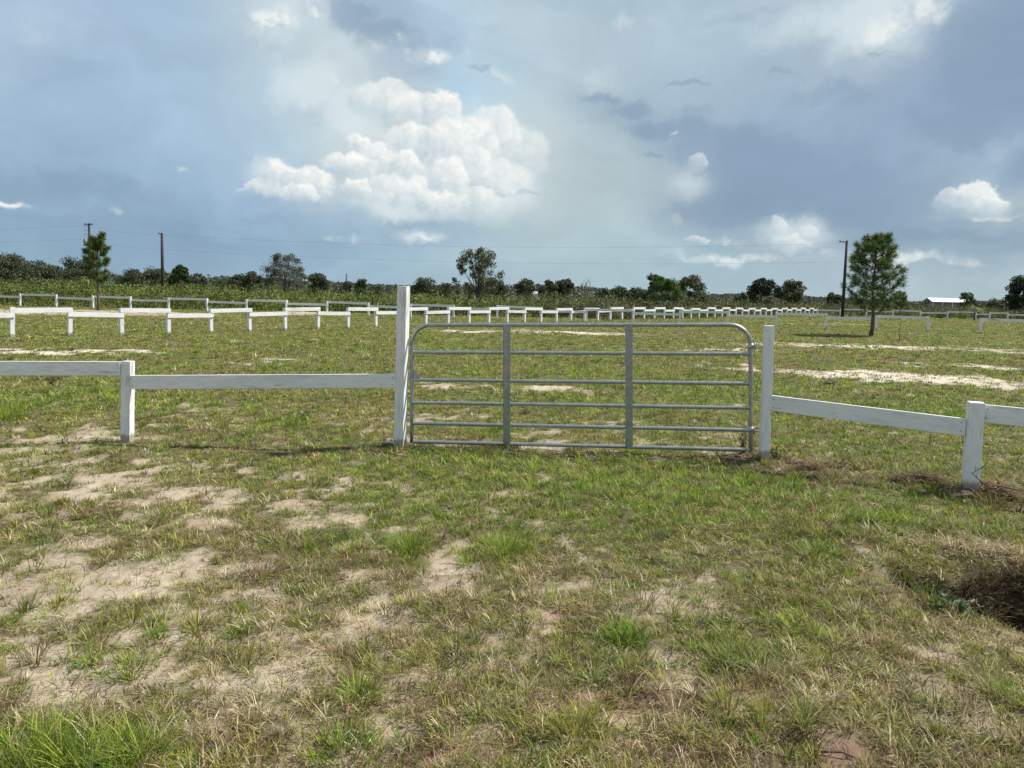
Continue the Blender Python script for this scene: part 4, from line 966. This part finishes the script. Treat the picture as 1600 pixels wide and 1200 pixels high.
def branch(pts, r, label, mat=M_RUSTY, name='dry_reed', cat='reed', twigs=4, seed=1):
    rs = random.Random(seed); a = pts[0]; pts = [q-a for q in pts]; mb = MB(); mb.tube(pts, [r*(1-.7*k/(len(pts)-1)) for k in range(len(pts))], 6)
    for k in range(twigs):
        i = rs.randrange(len(pts)-1); b = pts[i].lerp(pts[i+1], rs.random()); mb.tube([b, b+Vector((rs.gauss(0, .05), rs.gauss(0, .05), rs.uniform(.01, .07)))], [r*.45, r*.2], 4)
    return tag(mb.build(name, mat, None, True, loc=a), label, cat)
b = P3+Vector((0, -.16, 0))
M_DKT = plain('dark_twig', (.035, .028, .022), (.09, .07, .055), 20, .9)
branch([b+Vector((.16, -.05, .0)), b+Vector((.0, .0, .10)), b+Vector((-.07, .03, .17)), b+Vector((.02, .02, .24)), b+Vector((.08, .0, .36))], .005, 'dark twisted vine climbing the front of the short right-hand fence post', M_DKT, 'vine', 'vine', 8, 2)
branch([P3+Vector((.08, -.22, .10)), P3+Vector((.28, -.40, .08)), P3+Vector((.50, -.52, .06)), P3+Vector((.95, -.72, .10))], .007, 'long pale dry stem lying on the ground right of the short fence post', M_RUSTY, twigs=5)
q = ground_hit(1300, 1182); branch([q+Vector((-.07, .01, .012)), q+Vector((-.02, 0, .018)), q+Vector((.03, -.005, .02)), q+Vector((.07, -.02, .012))], .007, 'short dark broken twig lying on reddish soil at the bottom right', M_DKT, 'twig', 'twig', 1, 4)
for i, (px, py, px2, py2, lab) in enumerate([(1100, 833, 1210, 829, 'thin pale straw lying level in the green grass right of centre'), (1290, 1075, 1330, 1060, 'pale broken reed lying in the dry grass at lower right'), (985, 1085, 1015, 1050, 'pale curled straw on reddish soil at bottom centre')]):
    a_, b_ = ground_hit(px, py), ground_hit(px2, py2); m_ = (a_+b_)/2+Vector((0, 0, .03)); branch([a_+Vector((0, 0, .02)), m_, b_+Vector((0, 0, .02))], .0035, lab, M_RUSTY, 'reed', 'reed', 1, i)
def clod(px, py, sx_, sy_, h, label, seed):
    q = ground_hit(px, py); me = bpy.data.meshes.new('soil_clod'); bm = bmesh.new(); bmesh.ops.create_icosphere(bm, subdivisions=4, radius=1)
    for v in bm.verts:
        k = 1+.5*(float(fbm(v.co.x+seed, v.co.y+v.co.z*1.7, .55, 4, seed))-.5)*1.6; v.co = Vector((v.co.x*sx_*k, v.co.y*sy_*k, v.co.z*h*k))
    bm.to_mesh(me); bm.free(); me.materials.append(M_CLOD); o = bpy.data.objects.new('soil_clod', me); COL.objects.link(o); o.location = q; return tag(o, label, 'clod')
M_CLOD = plain('dark_soil', (.045, .032, .022), (.16, .115, .08), 18, .95, bump=.8, bd=.03)
clod(1298, 600, .14, .10, .07, 'dark lump of turf on the edge of the bright bare sand at right', 1)
clod(1150, 717, .17, .08, .035, 'dark heap of soil under the hinged end of the gate', 3)
clod(1240, 722, .10, .07, .03, 'small dark clod right of the short gate post', 4)
clod(1497, 772, .12, .08, .035, 'dark clod heaped against the short right-hand fence post', 5)
clod(605, 697, .07, .05, .035, 'dark clod beside the foot of the tall gate post', 6)
clod(695, 792, .05, .03, .02, 'small dark grey clod in the grass in front of the gate', 7)
